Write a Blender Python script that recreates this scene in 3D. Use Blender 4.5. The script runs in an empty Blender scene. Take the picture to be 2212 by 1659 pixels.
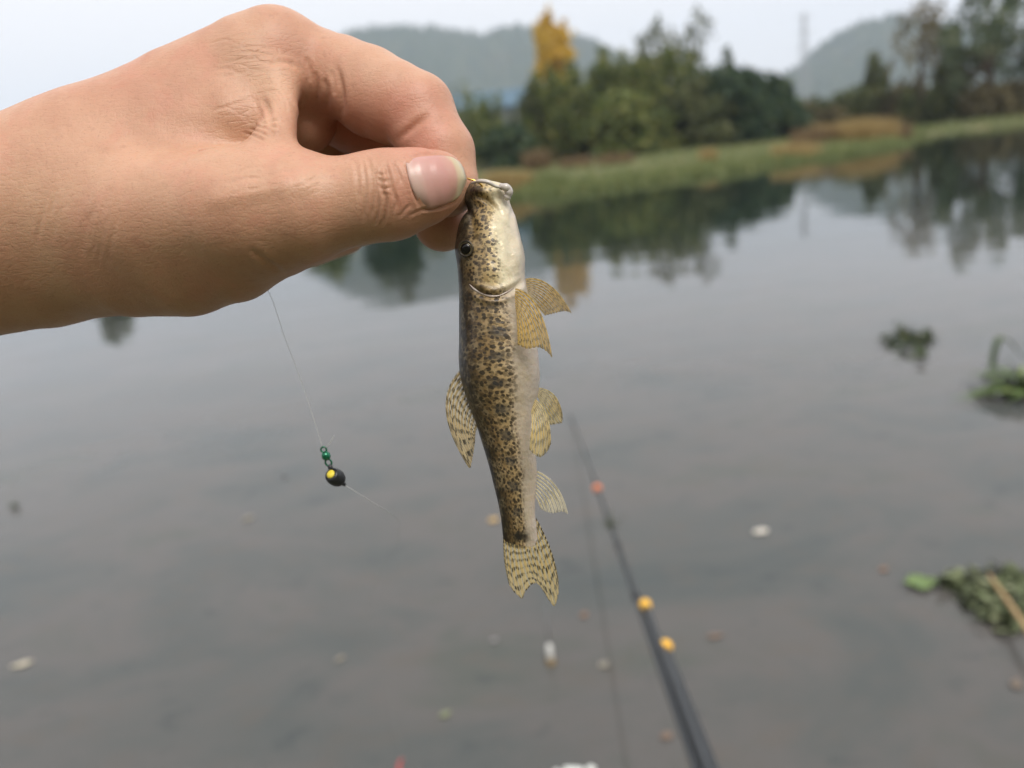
import bpy, math, random
import numpy as np
from mathutils import Vector, Matrix
from mathutils.bvhtree import BVHTree

random.seed(7); np.random.seed(7)
R = math.radians
scene = bpy.context.scene
col = scene.collection

# ------------------------------------------------------------------ camera
CAM_H = 1.2
PITCH, ROLL = R(16.0), R(-6.2)
F22 = 1685.0                       # focal length measured on a 2212-wide picture
cam_data = bpy.data.cameras.new('camera')
cam = bpy.data.objects.new('camera', cam_data); col.objects.link(cam)
RM = (Matrix.Rotation(math.pi/2 - PITCH, 4, 'X') @ Matrix.Rotation(ROLL, 4, 'Z')).to_3x3()
cam.matrix_world = Matrix.Translation((0, 0, CAM_H)) @ RM.to_4x4()
cam_data.sensor_width = 36.0
cam_data.lens = 36.0 * F22 / 2212.0
cam_data.clip_start = 0.01; cam_data.clip_end = 6000
cam_data.dof.use_dof = True
cam_data.dof.focus_distance = 0.212
cam_data.dof.aperture_fstop = cam_data.lens / 3.3
scene.camera = cam

# ------------------------------------------------------------------ world, sun, exposure
SUN_EL, SUN_AZ = R(56), R(152)     # soft sun behind cloud, behind and right of the viewer
w = bpy.data.worlds.new('World'); scene.world = w; w.use_nodes = True
wn, wl = w.node_tree.nodes, w.node_tree.links
wn.clear()
sky = wn.new('ShaderNodeTexSky'); sky.sky_type = 'NISHITA'; sky.sun_disc = False
sky.sun_elevation = SUN_EL; sky.sun_rotation = SUN_AZ
sky.air_density = 1.0; sky.dust_density = 3.0; sky.ozone_density = 1.0
hsv = wn.new('ShaderNodeHueSaturation'); hsv.inputs['Saturation'].default_value = 0.5
wl.new(sky.outputs[0], hsv.inputs['Color'])
tc = wn.new('ShaderNodeTexCoord')
nz = wn.new('ShaderNodeTexNoise'); nz.inputs['Scale'].default_value = 1.6; nz.inputs['Detail'].default_value = 3
wl.new(tc.outputs['Generated'], nz.inputs['Vector'])
cr = wn.new('ShaderNodeValToRGB')
cr.color_ramp.elements[0].position = .3; cr.color_ramp.elements[0].color = (.97, .94, .96, 1)
cr.color_ramp.elements[1].position = .7; cr.color_ramp.elements[1].color = (1.0, .98, .975, 1)
wl.new(nz.outputs['Fac'], cr.inputs['Fac'])
mul = wn.new('ShaderNodeVectorMath'); mul.operation = 'SCALE'; mul.inputs['Scale'].default_value = 7.0
wl.new(cr.outputs['Color'], mul.inputs[0])
mx = wn.new('ShaderNodeMix'); mx.data_type = 'RGBA'; mx.inputs['Factor'].default_value = 0.9
wl.new(hsv.outputs['Color'], mx.inputs['A']); wl.new(mul.outputs[0], mx.inputs['B'])
bg = wn.new('ShaderNodeBackground'); bg.inputs['Strength'].default_value = 0.1
wl.new(mx.outputs['Result'], bg.inputs['Color'])
wo = wn.new('ShaderNodeOutputWorld'); wl.new(bg.outputs[0], wo.inputs['Surface'])

sd = bpy.data.lights.new('sun', 'SUN'); sd.energy = 1.5; sd.angle = R(30); sd.color = (1, .95, .88)
so = bpy.data.objects.new('sun', sd); col.objects.link(so)
sdir = Vector((math.sin(SUN_AZ)*math.cos(SUN_EL), math.cos(SUN_AZ)*math.cos(SUN_EL), math.sin(SUN_EL)))
so.rotation_euler = sdir.to_track_quat('Z', 'Y').to_euler(); so.location = sdir*50 + Vector((0, 0, 2))

vs = scene.view_settings
vs.view_transform = 'Standard'; vs.look = 'None'; vs.gamma = 1.0; vs.use_curve_mapping = False
vs.exposure = 0.84
scene.cycles.use_denoising = True
scene.cycles.max_bounces = 10; scene.cycles.transparent_max_bounces = 16
scene.cycles.volume_bounces = 1

# ------------------------------------------------------------------ helpers
RMn = np.array(RM)
CAMP = np.array([0, 0, CAM_H])
def c2w(p):                        # camera axes (x right, y up, z = -depth), metres -> world
    return np.asarray(p) @ RMn.T + CAMP
def P(u, v, D):                    # a point at depth D metres along the sight line u,v
    return np.array([(u-1106)/F22*D, (829.5-v)/F22*D, -D])
def PW(u, v, D): return c2w(P(u, v, D))
def ray(u, v):
    return np.array([(u-1106)/F22, (829.5-v)/F22, -1.0]) @ RMn.T
def W(u, v, z=0.0):
    d = ray(u, v); return CAMP + d*(z-CAM_H)/d[2]
def atY(u, v, y):
    d = ray(u, v); return CAMP + d*(y/d[1])

def tag(o, label=None, cat=None, group=None, kind=None):
    if label: o['label'] = label
    if cat: o['category'] = cat
    if group: o['group'] = group
    if kind: o['kind'] = kind
    return o
def empty(name, loc):
    o = bpy.data.objects.new(name, None); o.empty_display_size = .1
    o.location = loc; col.objects.link(o); return o
def mesh_obj(name, verts, faces, mat, parent=None, origin=None, smooth=True):
    verts = np.asarray(verts, dtype=float)
    if parent is not None:
        org = np.array(parent['_org']) if '_org' in parent else np.array(parent.location)
    else:
        org = np.array(origin) if origin is not None else np.array([*verts[:, :2].mean(0), verts[:, 2].min()])
    me = bpy.data.meshes.new(name)
    me.from_pydata((verts-org).tolist(), [], faces if isinstance(faces, list) else faces.tolist())
    if smooth: me.polygons.foreach_set('use_smooth', [True]*len(me.polygons))
    me.update()
    if mat: me.materials.append(mat)
    o = bpy.data.objects.new(name, me); col.objects.link(o)
    if parent is not None:
        o.parent = parent
    else:
        o.location = org
    o['_org'] = [float(a) for a in org]
    return o
def clean():                       # drop the bookkeeping property
    for o in bpy.data.objects:
        if '_org' in o: del o['_org']

def catmull(pts, n):
    p = np.asarray(pts, float)
    if len(p) == 2:
        return p[0] + (p[1]-p[0])*np.linspace(0, 1, n)[:, None]
    d = np.r_[0, np.cumsum(np.linalg.norm(np.diff(p, axis=0), axis=1))]
    t = np.linspace(0, d[-1], n)
    m = np.gradient(p, d, axis=0)
    i = np.clip(np.searchsorted(d, t, side='right')-1, 0, len(p)-2)
    h = (d[i+1]-d[i])[:, None]; x = ((t-d[i])[:, None])/h
    return ((2*x**3-3*x**2+1)*p[i] + (x**3-2*x**2+x)*h*m[i] + (-2*x**3+3*x**2)*p[i+1] + (x**3-x**2)*h*m[i+1])

def tube(path, rad, seg=10, caps=True):
    path = np.asarray(path, float); n = len(path)
    rad = np.broadcast_to(np.asarray(rad, float), (n,))
    T = np.gradient(path, axis=0); T /= np.linalg.norm(T, axis=1)[:, None]
    ref = np.array([0.0, 0, 1]) if abs(T[0, 2]) < .9 else np.array([1.0, 0, 0])
    N = np.cross(T[0], ref); N /= np.linalg.norm(N)
    V = []; F = []
    for i in range(n):
        N = N - T[i]*N.dot(T[i]); N /= np.linalg.norm(N); B = np.cross(T[i], N)
        for k in range(seg):
            a = 2*math.pi*k/seg
            V.append(path[i] + rad[i]*(math.cos(a)*N + math.sin(a)*B))
    for i in range(n-1):
        for k in range(seg):
            a, b = i*seg+k, i*seg+(k+1) % seg
            F.append((a, b, b+seg, a+seg))
    if caps:
        F.append(tuple(reversed(range(seg)))); F.append(tuple(range((n-1)*seg, n*seg)))
    return V, F
def join(parts):
    V = []; F = []
    for v, f in parts:
        o = len(V); V += [list(a) for a in v]; F += [tuple(i+o for i in q) for q in f]
    return V, F
def ellipsoid(c, ax, seg=20, rings=12):       # ax: three axis vectors
    V = []; F = []
    for i in range(rings+1):
        th = math.pi*i/rings
        for k in range(seg):
            ph = 2*math.pi*k/seg
            V.append(np.array(c) + math.cos(th)*ax[2] + math.sin(th)*(math.cos(ph)*ax[0]+math.sin(ph)*ax[1]))
    for i in range(rings):
        for k in range(seg):
            a, b = i*seg+k, i*seg+(k+1) % seg
            F.append((a, a+seg, b+seg, b))
    return V, F

HAZE = 0.00040
# ---- materials
def new_mat(name):
    m = bpy.data.materials.new(name); m.use_nodes = True
    nt = m.node_tree; nt.nodes.clear()
    out = nt.nodes.new('ShaderNodeOutputMaterial')
    return m, nt, out
class NB:                                     # small node-building helper
    def __init__(s, nt): s.nt = nt
    def n(s, t, **kw):
        nd = s.nt.nodes.new(t)
        for k, v in kw.items():
            if k.startswith('i_'):
                nd.inputs[k[2:].replace('_', ' ')].default_value = v
            else: setattr(nd, k, v)
        return nd
    def l(s, a, b): s.nt.links.new(a, b)
    def val(s, x, sock):
        if isinstance(x, (int, float)): sock.default_value = x
        else: s.l(x, sock)
    def m(s, op, a, b=0.0, c=None, clamp=False):
        nd = s.nt.nodes.new('ShaderNodeMath'); nd.operation = op; nd.use_clamp = clamp
        s.val(a, nd.inputs[0]); s.val(b, nd.inputs[1])
        if c is not None: s.val(c, nd.inputs[2])
        return nd.outputs[0]
    def step(s, x, lo, hi, a=0.0, b=1.0):
        nd = s.nt.nodes.new('ShaderNodeMapRange'); nd.interpolation_type = 'SMOOTHSTEP'
        s.val(x, nd.inputs['Value']); s.val(lo, nd.inputs['From Min']); s.val(hi, nd.inputs['From Max'])
        s.val(a, nd.inputs['To Min']); s.val(b, nd.inputs['To Max'])
        return nd.outputs[0]
    def mix(s, f, a, b, blend='MIX'):
        nd = s.nt.nodes.new('ShaderNodeMix'); nd.data_type = 'RGBA'; nd.blend_type = blend
        s.val(f, nd.inputs['Factor'])
        for x, k in ((a, 'A'), (b, 'B')):
            if isinstance(x, tuple): nd.inputs[k].default_value = (*x, 1)
            else: s.l(x, nd.inputs[k])
        return nd.outputs['Result']
    def ramp(s, f, stops):
        nd = s.nt.nodes.new('ShaderNodeValToRGB'); e = nd.color_ramp.elements
        while len(e) < len(stops): e.new(0.5)
        for k, (p, c) in enumerate(stops):
            e[k].position = p; e[k].color = (*c, 1)
        s.l(f, nd.inputs['Fac']); return nd.outputs['Color']
    def noise(s, vec, scale, detail=2, rough=.5, dist=0.0):
        nd = s.nt.nodes.new('ShaderNodeTexNoise'); nd.inputs['Scale'].default_value = scale
        nd.inputs['Detail'].default_value = detail; nd.inputs['Roughness'].default_value = rough
        nd.inputs['Distortion'].default_value = dist
        if vec is not None: s.l(vec, nd.inputs['Vector'])
        return nd.outputs['Fac']
    def bump(s, h, strength, dist, normal=None):
        nd = s.nt.nodes.new('ShaderNodeBump'); nd.inputs['Strength'].default_value = strength
        nd.inputs['Distance'].default_value = dist; s.l(h, nd.inputs['Height'])
        if normal is not None: s.l(normal, nd.inputs['Normal'])
        return nd.outputs['Normal']

def simple_mat(name, c1, c2, rough=.6, scale=8.0, spec=.5, bump=0.0, coat=0.0, metal=0.0):
    m, nt, out = new_mat(name); b = NB(nt)
    t = b.n('ShaderNodeTexCoord')
    f = b.noise(t.outputs['Object'], scale, 4, .6)
    c = b.mix(b.step(f, .35, .65), c1, c2)
    p = b.n('ShaderNodeBsdfPrincipled'); b.l(c, p.inputs['Base Color'])
    p.inputs['Roughness'].default_value = rough; p.inputs['Specular IOR Level'].default_value = spec
    p.inputs['Coat Weight'].default_value = coat; p.inputs['Metallic'].default_value = metal
    if bump: b.l(b.bump(f, .5, bump), p.inputs['Normal'])
    b.l(p.outputs[0], out.inputs[0]); return m
def leaf_mat(name, stops, trans=.35, rough=.55, spec=.3):
    m, nt, out = new_mat(name); b = NB(nt)
    g = b.n('ShaderNodeNewGeometry')
    c = b.ramp(g.outputs['Random Per Island'], stops)
    p = b.n('ShaderNodeBsdfPrincipled'); b.l(c, p.inputs['Base Color'])
    p.inputs['Roughness'].default_value = rough; p.inputs['Specular IOR Level'].default_value = spec
    t = b.n('ShaderNodeBsdfTranslucent'); b.l(c, t.inputs['Color'])
    ms = b.n('ShaderNodeMixShader'); ms.inputs[0].default_value = trans
    b.l(p.outputs[0], ms.inputs[1]); b.l(t.outputs[0], ms.inputs[2]); b.l(ms.outputs[0], out.inputs[0])
    return m

# ------------------------------------------------------------------ the setting
shore = np.array([(-400, 60), (-120, 40), (-40, 31), (-8, 28.2), (0, 26.4), (3, 27), (5.3, 27.2), (8, 28.4), (11, 29.8), (14.8, 32.4),
                  (19, 37), (23, 45), (26.6, 49), (33, 50), (60, 52), (120, 60), (400, 90)], float)
def yshore(x): return np.interp(x, shore[:, 0], shore[:, 1]) + .35*np.sin(x*1.3) + .2*np.sin(x*3.1+1)
def ground_z(x, y):
    x = np.asarray(x, float); y = np.asarray(y, float)
    d = y - yshore(x)
    far = np.interp(d, [-6, -1.0, 0, .5, 6, 40, 300], [-.9, -.25, 0.0, .14, .32, .6, 1.4])
    near = np.interp(y, [-40, -9, -5, -2.4, -1.0, -.4, .5, 1.0, 2.5, 8], [6.4, 5.8, 4.6, 2.5, 1.0, .42, -.06, -.2, -.5, -.9])  # unseen bank behind the camera, raised steep to shade the hand's underside
    bump_ = .08*np.sin(x*.7+y*.31)*np.sin(y*.53-x*.2)
    z = np.maximum(far, near)
    return z + np.where(d > 1.5, bump_, 0)

def grid_mesh(xs, ys, zf):
    X, Y = np.meshgrid(xs, ys); Z = zf(X, Y)
    V = np.stack([X.ravel(), Y.ravel(), Z.ravel()], 1)
    nx, ny = len(xs), len(ys)
    i = (np.arange(ny-1)[:, None]*nx + np.arange(nx-1)[None]).ravel()
    return V, np.stack([i, i+1, i+1+nx, i+nx], 1)

# ground: one sheet under the river and on to the horizon
m, nt, out = new_mat('meadow_ground'); b = NB(nt)
t = b.n('ShaderNodeTexCoord')
n1 = b.noise(t.outputs['Object'], .35, 5, .6); n2 = b.noise(t.outputs['Object'], 3.0, 4, .6)
c = b.ramp(n1, [(.30, (.075, .095, .04)), (.48, (.115, .12, .055)), (.62, (.18, .145, .07)), (.75, (.15, .115, .06))])
c = b.mix(b.step(n2, .4, .7, 0, .5), c, (.07, .075, .03))
p = b.n('ShaderNodeBsdfPrincipled'); b.l(c, p.inputs['Base Color']); p.inputs['Roughness'].default_value = .9
b.l(b.bump(n2, .8, .08), p.inputs['Normal']); b.l(p.outputs[0], out.inputs[0])
xs = np.unique(np.r_[np.linspace(-1500, -60, 25), np.arange(-60, 70, 1.0), np.linspace(70, 1500, 25)])
ys = np.unique(np.r_[np.linspace(-60, -4, 8), np.arange(-4, 6, .5), np.arange(6, 24, 2.0), np.arange(24, 60, .6), np.arange(60, 110, 4.0), np.linspace(110, 2400, 20)])
V, F = grid_mesh(xs, ys, ground_z)
tag(mesh_obj('ground', V, F, m, origin=(0, 0, 0)), kind='structure')

# river water
m, nt, out = new_mat('river_water'); b = NB(nt)
t = b.n('ShaderNodeTexCoord'); ob = t.outputs['Object']
mp = b.n('ShaderNodeMapping'); b.l(ob, mp.inputs['Vector']); mp.inputs['Scale'].default_value = (1.0, 1.6, 1); mp.inputs['Rotation'].default_value = (0, 0, R(-25))
n1 = b.noise(mp.outputs[0], 1.3, 5, .62, .6)
n2 = b.noise(mp.outputs[0], 5.5, 4, .6, .3)
n3 = b.noise(ob, 22, 3, .6)
c = b.ramp(n1, [(.28, (.058, .069, .068)), (.44, (.078, .082, .078)), (.56, (.095, .091, .086)), (.66, (.076, .081, .072)), (.78, (.060, .069, .064))])
c = b.mix(b.step(n2, .50, .72, 0, .45), c, (.096, .084, .072))
c = b.mix(b.step(n2, .28, .42, .45, 0), c, (.036, .046, .048))
c = b.mix(b.step(n3, .66, .74, 0, .25), c, (.12, .10, .085))
sx = b.n('ShaderNodeSeparateXYZ'); b.l(ob, sx.inputs[0])
dpt = b.step(b.m('ADD', sx.outputs[1], b.m('MULTIPLY', n1, 2.0)), 6.5, 12.5)      # the bed drops away from the near bank
c = b.mix(dpt, c, (.012, .020, .016))
w1 = b.noise(mp.outputs[0], 2.2, 2, .5); w2 = b.noise(mp.outputs[0], .5, 2, .5)
hgt = b.m('ADD', b.m('MULTIPLY', w1, .12), w2)
nrm = b.bump(hgt, .16, .06)
p = b.n('ShaderNodeBsdfPrincipled'); b.l(c, p.inputs['Base Color'])
p.inputs['Roughness'].default_value = .03; p.inputs['IOR'].default_value = 1.333; b.l(nrm, p.inputs['Normal'])
b.l(p.outputs[0], out.inputs[0])
V, F = grid_mesh(np.array([-1400., -60, 60, 1400]), np.array([-50., 0, 60, 300]), lambda x, y: x*0)
tag(mesh_obj('river_water', V, F, m, origin=(0, 0, 0)), kind='structure')

# wooded hills
m, nt, out = new_mat('wooded_hill'); b = NB(nt)
t = b.n('ShaderNodeTexCoord')
n1 = b.noise(t.outputs['Object'], .05, 5, .65); n2 = b.noise(t.outputs['Object'], .012, 3, .6)
c = b.ramp(n1, [(.3, (.018, .032, .018)), (.55, (.045, .062, .026)), (.72, (.085, .075, .03))])
c = b.mix(b.step(n2, .5, .65, 0, .35), c, (.09, .075, .032))
p = b.n('ShaderNodeBsdfPrincipled'); b.l(c, p.inputs['Base Color']); p.inputs['Roughness'].default_value = .95
p.inputs['Specular IOR Level'].default_value = .1; b.l(p.outputs[0], out.inputs[0])
HILLMAT = m
def hill(label, ridge, ydist, depth):
    """ridge: picture points along the skyline, stood up at distance ydist"""
    pts = np.array([atY(u, v, ydist) for u, v in ridge])
    xs = np.linspace(pts[0, 0], pts[-1, 0], 220)
    top = np.interp(xs, pts[:, 0], pts[:, 2])
    ds = np.linspace(-1, 1, 60)
    rng = np.random.RandomState(3)
    X, T = np.meshgrid(xs, ds)
    prof = np.cos(T*math.pi/2)**1.15
    Y = ydist + T*depth
    Z = top[None]*prof
    wood = np.abs(np.sin(X*.13+np.sin(Y*.09)*2))*np.abs(np.sin(Y*.11+np.sin(X*.07)*2))*9 + rng.rand(*X.shape)**2*16
    big = 8*np.sin(X*.016+1)*np.sin(Y*.013)
    Z = np.maximum(Z + (wood-7+big)*np.clip(Z/25, 0, 1), -.5)
    nx, ny = len(xs), len(ds)
    i = (np.arange(ny-1)[:, None]*nx + np.arange(nx-1)[None]).ravel()
    V = np.stack([X.ravel(), Y.ravel(), Z.ravel()], 1)
    o = mesh_obj('hill', V, np.stack([i, i+1, i+1+nx, i+nx], 1), HILLMAT)
    return tag(o, label, None, None, 'structure')
hill('low hazy wooded ridge behind the yellow tree',
     [(380, 420), (520, 330), (600, 215), (680, 120), (760, 82), (830, 72), (910, 70), (985, 75), (1040, 82), (1085, 66), (1130, 62), (1180, 72), (1250, 92), (1300, 112), (1345, 150), (1390, 210), (1450, 300)], 1450, 330)
hill('rounded hazy wooded hill beyond the dry scrub',
     [(1560, 290), (1630, 215), (1700, 172), (1760, 132), (1810, 92), (1850, 70), (1900, 60), (1950, 58), (2000, 66), (2060, 90), (2130, 120), (2230, 150), (2350, 190), (2480, 215)], 1300, 300)

# ---- foliage
def leaf_cloud(blobs, n, size, up=0.3, rng=None, long=1.8):
    """leaf-sized quads scattered through a set of ellipsoids; blobs: (centre, radii, weight)"""
    rng = rng or np.random
    wts = np.array([bl[2] for bl in blobs], float); wts /= wts.sum()
    idx = rng.choice(len(blobs), n, p=wts)
    cc = np.array([bl[0] for bl in blobs])[idx]; rr = np.array([bl[1] for bl in blobs])[idx]
    d = rng.normal(size=(n, 3)); d /= np.linalg.norm(d, axis=1)[:, None]
    rad = (.35 + .65*rng.rand(n)**.55)*(1+.12*rng.normal(size=n))
    c = cc + d*rr*rad[:, None]
    a = rng.normal(size=(n, 3)); a[:, 2] += up*2*np.sign(rng.rand(n)-.35); a /= np.linalg.norm(a, axis=1)[:, None]
    q = np.cross(a, rng.normal(size=(n, 3))); q /= np.linalg.norm(q, axis=1)[:, None]
    s = size*(.6+.8*rng.rand(n))[:, None]
    V = np.empty((n, 4, 3)); V[:, 0] = c-a*s; V[:, 1] = c+q*s/long; V[:, 2] = c+a*s; V[:, 3] = c-q*s/long
    V = V.reshape(-1, 3); V[:, 2] = np.maximum(V[:, 2], .03)
    return V, np.arange(4*n).reshape(n, 4)

LM = {
 'bamboo': leaf_mat('bamboo_leaves', [(0, (.050, .078, .022)), (.5, (.115, .150, .038)), (.85, (.21, .23, .06)), (1, (.32, .28, .09))]),
 'dark': leaf_mat('dark_evergreen_leaves', [(0, (.018, .042, .022)), (.6, (.038, .072, .034)), (1, (.09, .115, .045))], .2),
 'olive': leaf_mat('olive_leaves', [(0, (.05, .068, .026)), (.6, (.10, .12, .045)), (1, (.18, .18, .07))]),
 'yellow': leaf_mat('yellow_autumn_leaves', [(0, (.54, .36, .05)), (.6, (.70, .49, .08)), (1, (.78, .60, .16))], .45),
 'brown': leaf_mat('dry_brown_leaves', [(0, (.10, .088, .045)), (.6, (.165, .14, .07)), (1, (.25, .205, .10))]),
 'willow': leaf_mat('willow_leaves', [(0, (.06, .09, .05)), (.6, (.11, .15, .08)), (1, (.19, .21, .10))]),
 'grass': leaf_mat('fresh_bank_grass', [(0, (.12, .165, .06)), (.6, (.19, .225, .085)), (1, (.29, .29, .12))], .3),
 'straw': leaf_mat('dry_straw_grass', [(0, (.30, .215, .09)), (.6, (.42, .31, .13)), (1, (.50, .39, .19))], .3),
 'tan': leaf_mat('tan_dead_grass', [(0, (.16, .11, .06)), (.6, (.23, .16, .085)), (1, (.30, .22, .12))], .3),
}
BARK = simple_mat('bark', (.06, .045, .033), (.13, .10, .075), .9, 3.0, .2, .02)
CANE = simple_mat('bamboo_cane', (.10, .11, .04), (.17, .16, .07), .6, 2.0)

def tree(name, label, cat, group, u, vbase, vtop, ydist, half_w, matk, n, size, shape='round', lean=0.0, trunkm=None, seed=1, seeds=None, stems=1):
    rng = np.random.RandomState(seed)
    x = atY(u, vtop*.65+vbase*.35, ydist)[0]
    zt = atY(u, vtop, ydist)[2]
    z0 = float(ground_z(x, ydist)) - .05
    Hh = zt - z0
    root = empty(name, (x, ydist, z0)); tag(root, label, cat, group)
    W_ = half_w
    blobs = []
    base = np.array([x, ydist, z0])
    if shape == 'clump':                       # bamboo: many arching plumes from the ground
        for k in range(26):
            a = rng.rand()*2*math.pi; r = W_*math.sqrt(rng.rand())*.85
            h = Hh*(.55+.42*rng.rand())*(1-.25*(r/W_)**2)
            for f in (.25, .45, .65, .85, .97):
                blobs.append((base+[math.cos(a)*r*(.7+.5*f), math.sin(a)*r*(.7+.5*f), h*f], np.array([W_*.24, W_*.24, Hh*.13])*(1.1-.55*f), 1.0*(1.15-.6*f)))
    elif shape == 'column':
        for k in range(16):
            f = k/15
            rr = W_*(.55+.42*f)*(1 if f < .95 else .9)
            blobs.append((base+[rng.normal()*.26*W_, rng.normal()*.2*W_, Hh*(.26+.66*f)], np.array([rr*(.7+.4*rng.rand()), rr, Hh*.07]), 1))
        for k in range(10):
            blobs.append((base+[rng.uniform(-.85, .85)*W_, rng.uniform(-.5, .5)*W_, Hh*rng.uniform(.90, 1.03)], np.array([W_*.13, W_*.13, Hh*.07]), .10))
    elif shape == 'round':
        for k in range(20):
            d = rng.normal(size=3); d /= np.linalg.norm(d); d[2] = abs(d[2])*1.0-.25
            rr = (.28+.22*rng.rand())
            blobs.append((base+[d[0]*W_*.68, d[1]*W_*.68, Hh*(.48+.40*d[2])], np.array([W_*rr, W_*rr, Hh*.17]), rr))
        for k in range(9):
            a = rng.rand()*6.28
            blobs.append((base+[math.cos(a)*W_*.75, math.sin(a)*W_*.75, Hh*.16], np.array([W_*.35, W_*.35, Hh*.18]), .35))
    elif shape == 'airy':
        for k in range(34):
            f = rng.rand()**.8
            rr = W_*(.35+.6*math.sin(math.pi*(f*.85+.12)))*math.sqrt(rng.rand()); a = rng.rand()*6.28
            s = .10+.14*rng.rand()
            blobs.append((base+[math.cos(a)*rr+lean*f, math.sin(a)*rr, Hh*(.22+.75*f)], np.array([W_*s, W_*s, Hh*s*.75]), s))
    elif shape == 'conifer':
        for k in range(14):
            f = k/13
            blobs.append((base+[rng.normal()*.06*W_, rng.normal()*.06*W_, Hh*(.34+.62*f)], np.array([W_*(1.05-.72*f)]*2+[Hh*.06]), 1.1-.7*f))
        blobs.append((base+[-W_*1.0, 0, Hh*.62], np.array([W_*.5, W_*.4, Hh*.07]), .3))
    elif shape == 'scrub':
        for k in range(24):
            a = rng.rand()*6.28; r = W_*math.sqrt(rng.rand())
            s = .3+.4*rng.rand()
            blobs.append((base+[math.cos(a)*r, math.sin(a)*r*.5, Hh*(.25+.4*rng.rand())], np.array([W_*.22, W_*.2, Hh*.32]), s))
    V, F = leaf_cloud(blobs, n, size, .35 if shape != 'clump' else .7, rng, 1.7 if shape != 'clump' else 2.6)
    mesh_obj('crown', V, F, LM[matk], root, smooth=False)
    parts = []
    if shape in ('clump', 'scrub'):
        for k in range(14 if shape == 'clump' else 9):
            a = rng.rand()*6.28; r = W_*math.sqrt(rng.rand())*.7
            h = Hh*rng.uniform(.5, .85)
            p0 = base+[math.cos(a)*r*.6, math.sin(a)*r*.6, -.1]; p1 = base+[math.cos(a)*r, math.sin(a)*r, h]
            mid = (p0+p1)/2+rng.normal(size=3)*.1
            parts.append(tube(catmull([p0, mid, p1], 6), np.linspace(.06, .015, 6), 6))
        V, F = join(parts); mesh_obj('stems', V, F, trunkm or CANE, root)
    else:
        tr = np.array([base+[0, 0, -.15], base+[lean*.2+rng.normal()*.08, 0, Hh*.3], base+[lean*.5, rng.normal()*.1, Hh*.6], base+[lean*.9, 0, Hh*.92]])
        parts.append(tube(catmull(tr, 14), np.linspace(.022*Hh, .004*Hh, 14), 8))
        for k in range(12):
            bl = blobs[rng.randint(len(blobs))]
            s = base+[lean*.3, 0, Hh*rng.uniform(.25, .6)]; e = np.array(bl[0])
            parts.append(tube(catmull([s, (s+e)/2+[0, 0, -.04*Hh], e], 7), np.linspace(.009*Hh, .002*Hh, 7), 6))
        V, F = join(parts); mesh_obj('trunk', V, F, trunkm or BARK, root)
    return root

GB = 'bushes and trees on the far bank'
# u, base v, top v, distance, half width
B_ = lambda *a, **k: tree(*a, **k)
B_('bamboo_clump', 'slender pale green bamboo tuft beside the index finger', 'bamboo', GB, 1046, 330, 178, 62, 1.7, 'bamboo', 2000, .22, 'clump', seed=11)
B_('bamboo_clump', 'faint tall green shoot standing before the blue roof', 'bamboo', GB, 1004, 330, 165, 66, 1.3, 'bamboo', 900, .22, 'clump', seed=12)
B_('bush', 'low dark bush under the blue roof', 'bush', GB, 1090, 335, 262, 58, 2.4, 'dark', 2200, .24, 'round', seed=13)
B_('bush', 'greyish leafless looking bush left of the green bamboo', 'bush', GB, 1148, 330, 180, 63, 1.7, 'olive', 1500, .2, 'airy', seed=14)
B_('bamboo_clump', 'broad green bamboo clump below the yellow tree', 'bamboo', GB, 1238, 330, 140, 64, 3.8, 'bamboo', 6500, .3, 'clump', seed=15)
B_('bamboo_clump', 'tall green bamboo clump right of the yellow tree', 'bamboo', GB, 1318, 330, 68, 67, 4.0, 'bamboo', 6500, .3, 'clump', seed=16)
B_('bamboo_clump', 'dense green bamboo clump in the middle of the thicket', 'bamboo', GB, 1405, 325, 66, 65, 4.0, 'bamboo', 6500, .3, 'clump', seed=17)
B_('tree', 'thin dark tree with a sparse top rising above the bamboo', 'tree', GB, 1437, 320, 46, 69, 3.0, 'olive', 1100, .22, 'airy', seed=18)
B_('tree', 'wispy tree leaning right above the thicket', 'tree', GB, 1482, 320, 44, 70, 2.0, 'olive', 600, .2, 'airy', lean=1.3, seed=19)
B_('bush', 'dark olive bush at the foot of the bamboo', 'bush', GB, 1490, 325, 150, 62, 3.4, 'olive', 4600, .26, 'round', seed=20)
B_('bush', 'low green bush fronting the thicket', 'bush', GB, 1345, 330, 185, 61, 4.0, 'bamboo', 5000, .26, 'round', seed=21)
B_('bush', 'tall dark evergreen bush with a domed top', 'bush', GB, 1565, 315, 125, 63, 3.8, 'dark', 5200, .26, 'round', seed=22)
B_('bush', 'dark evergreen bush with a second lower dome', 'bush', GB, 1640, 310, 142, 64, 3.0, 'dark', 3800, .26, 'round', seed=23)
B_('bush', 'lowest dark bush at the right end of the thicket', 'bush', GB, 1672, 305, 200, 61, 2.5, 'dark', 3000, .25, 'round', seed=24)
B_('tree', 'small pointed tree poking above the dark dome', 'tree', GB, 1572, 310, 98, 74, .9, 'willow', 700, .2, 'conifer', seed=25)
B_('tree', 'tall golden yellow columnar tree behind the bamboo', 'tree', GB, 1196, 330, 44, 79, 1.7, 'yellow', 8000, .26, 'column', seed=26)
B_('bush', 'mid green bush filling the gap between bamboo and dark dome', 'bush', GB, 1525, 320, 175, 67, 3.0, 'bamboo', 3600, .26, 'round', seed=41)
B_('bamboo_clump', 'low bamboo clump hiding the foot of the yellow tree', 'bamboo', GB, 1195, 330, 140, 63, 2.8, 'bamboo', 4200, .28, 'clump', seed=42)
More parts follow.
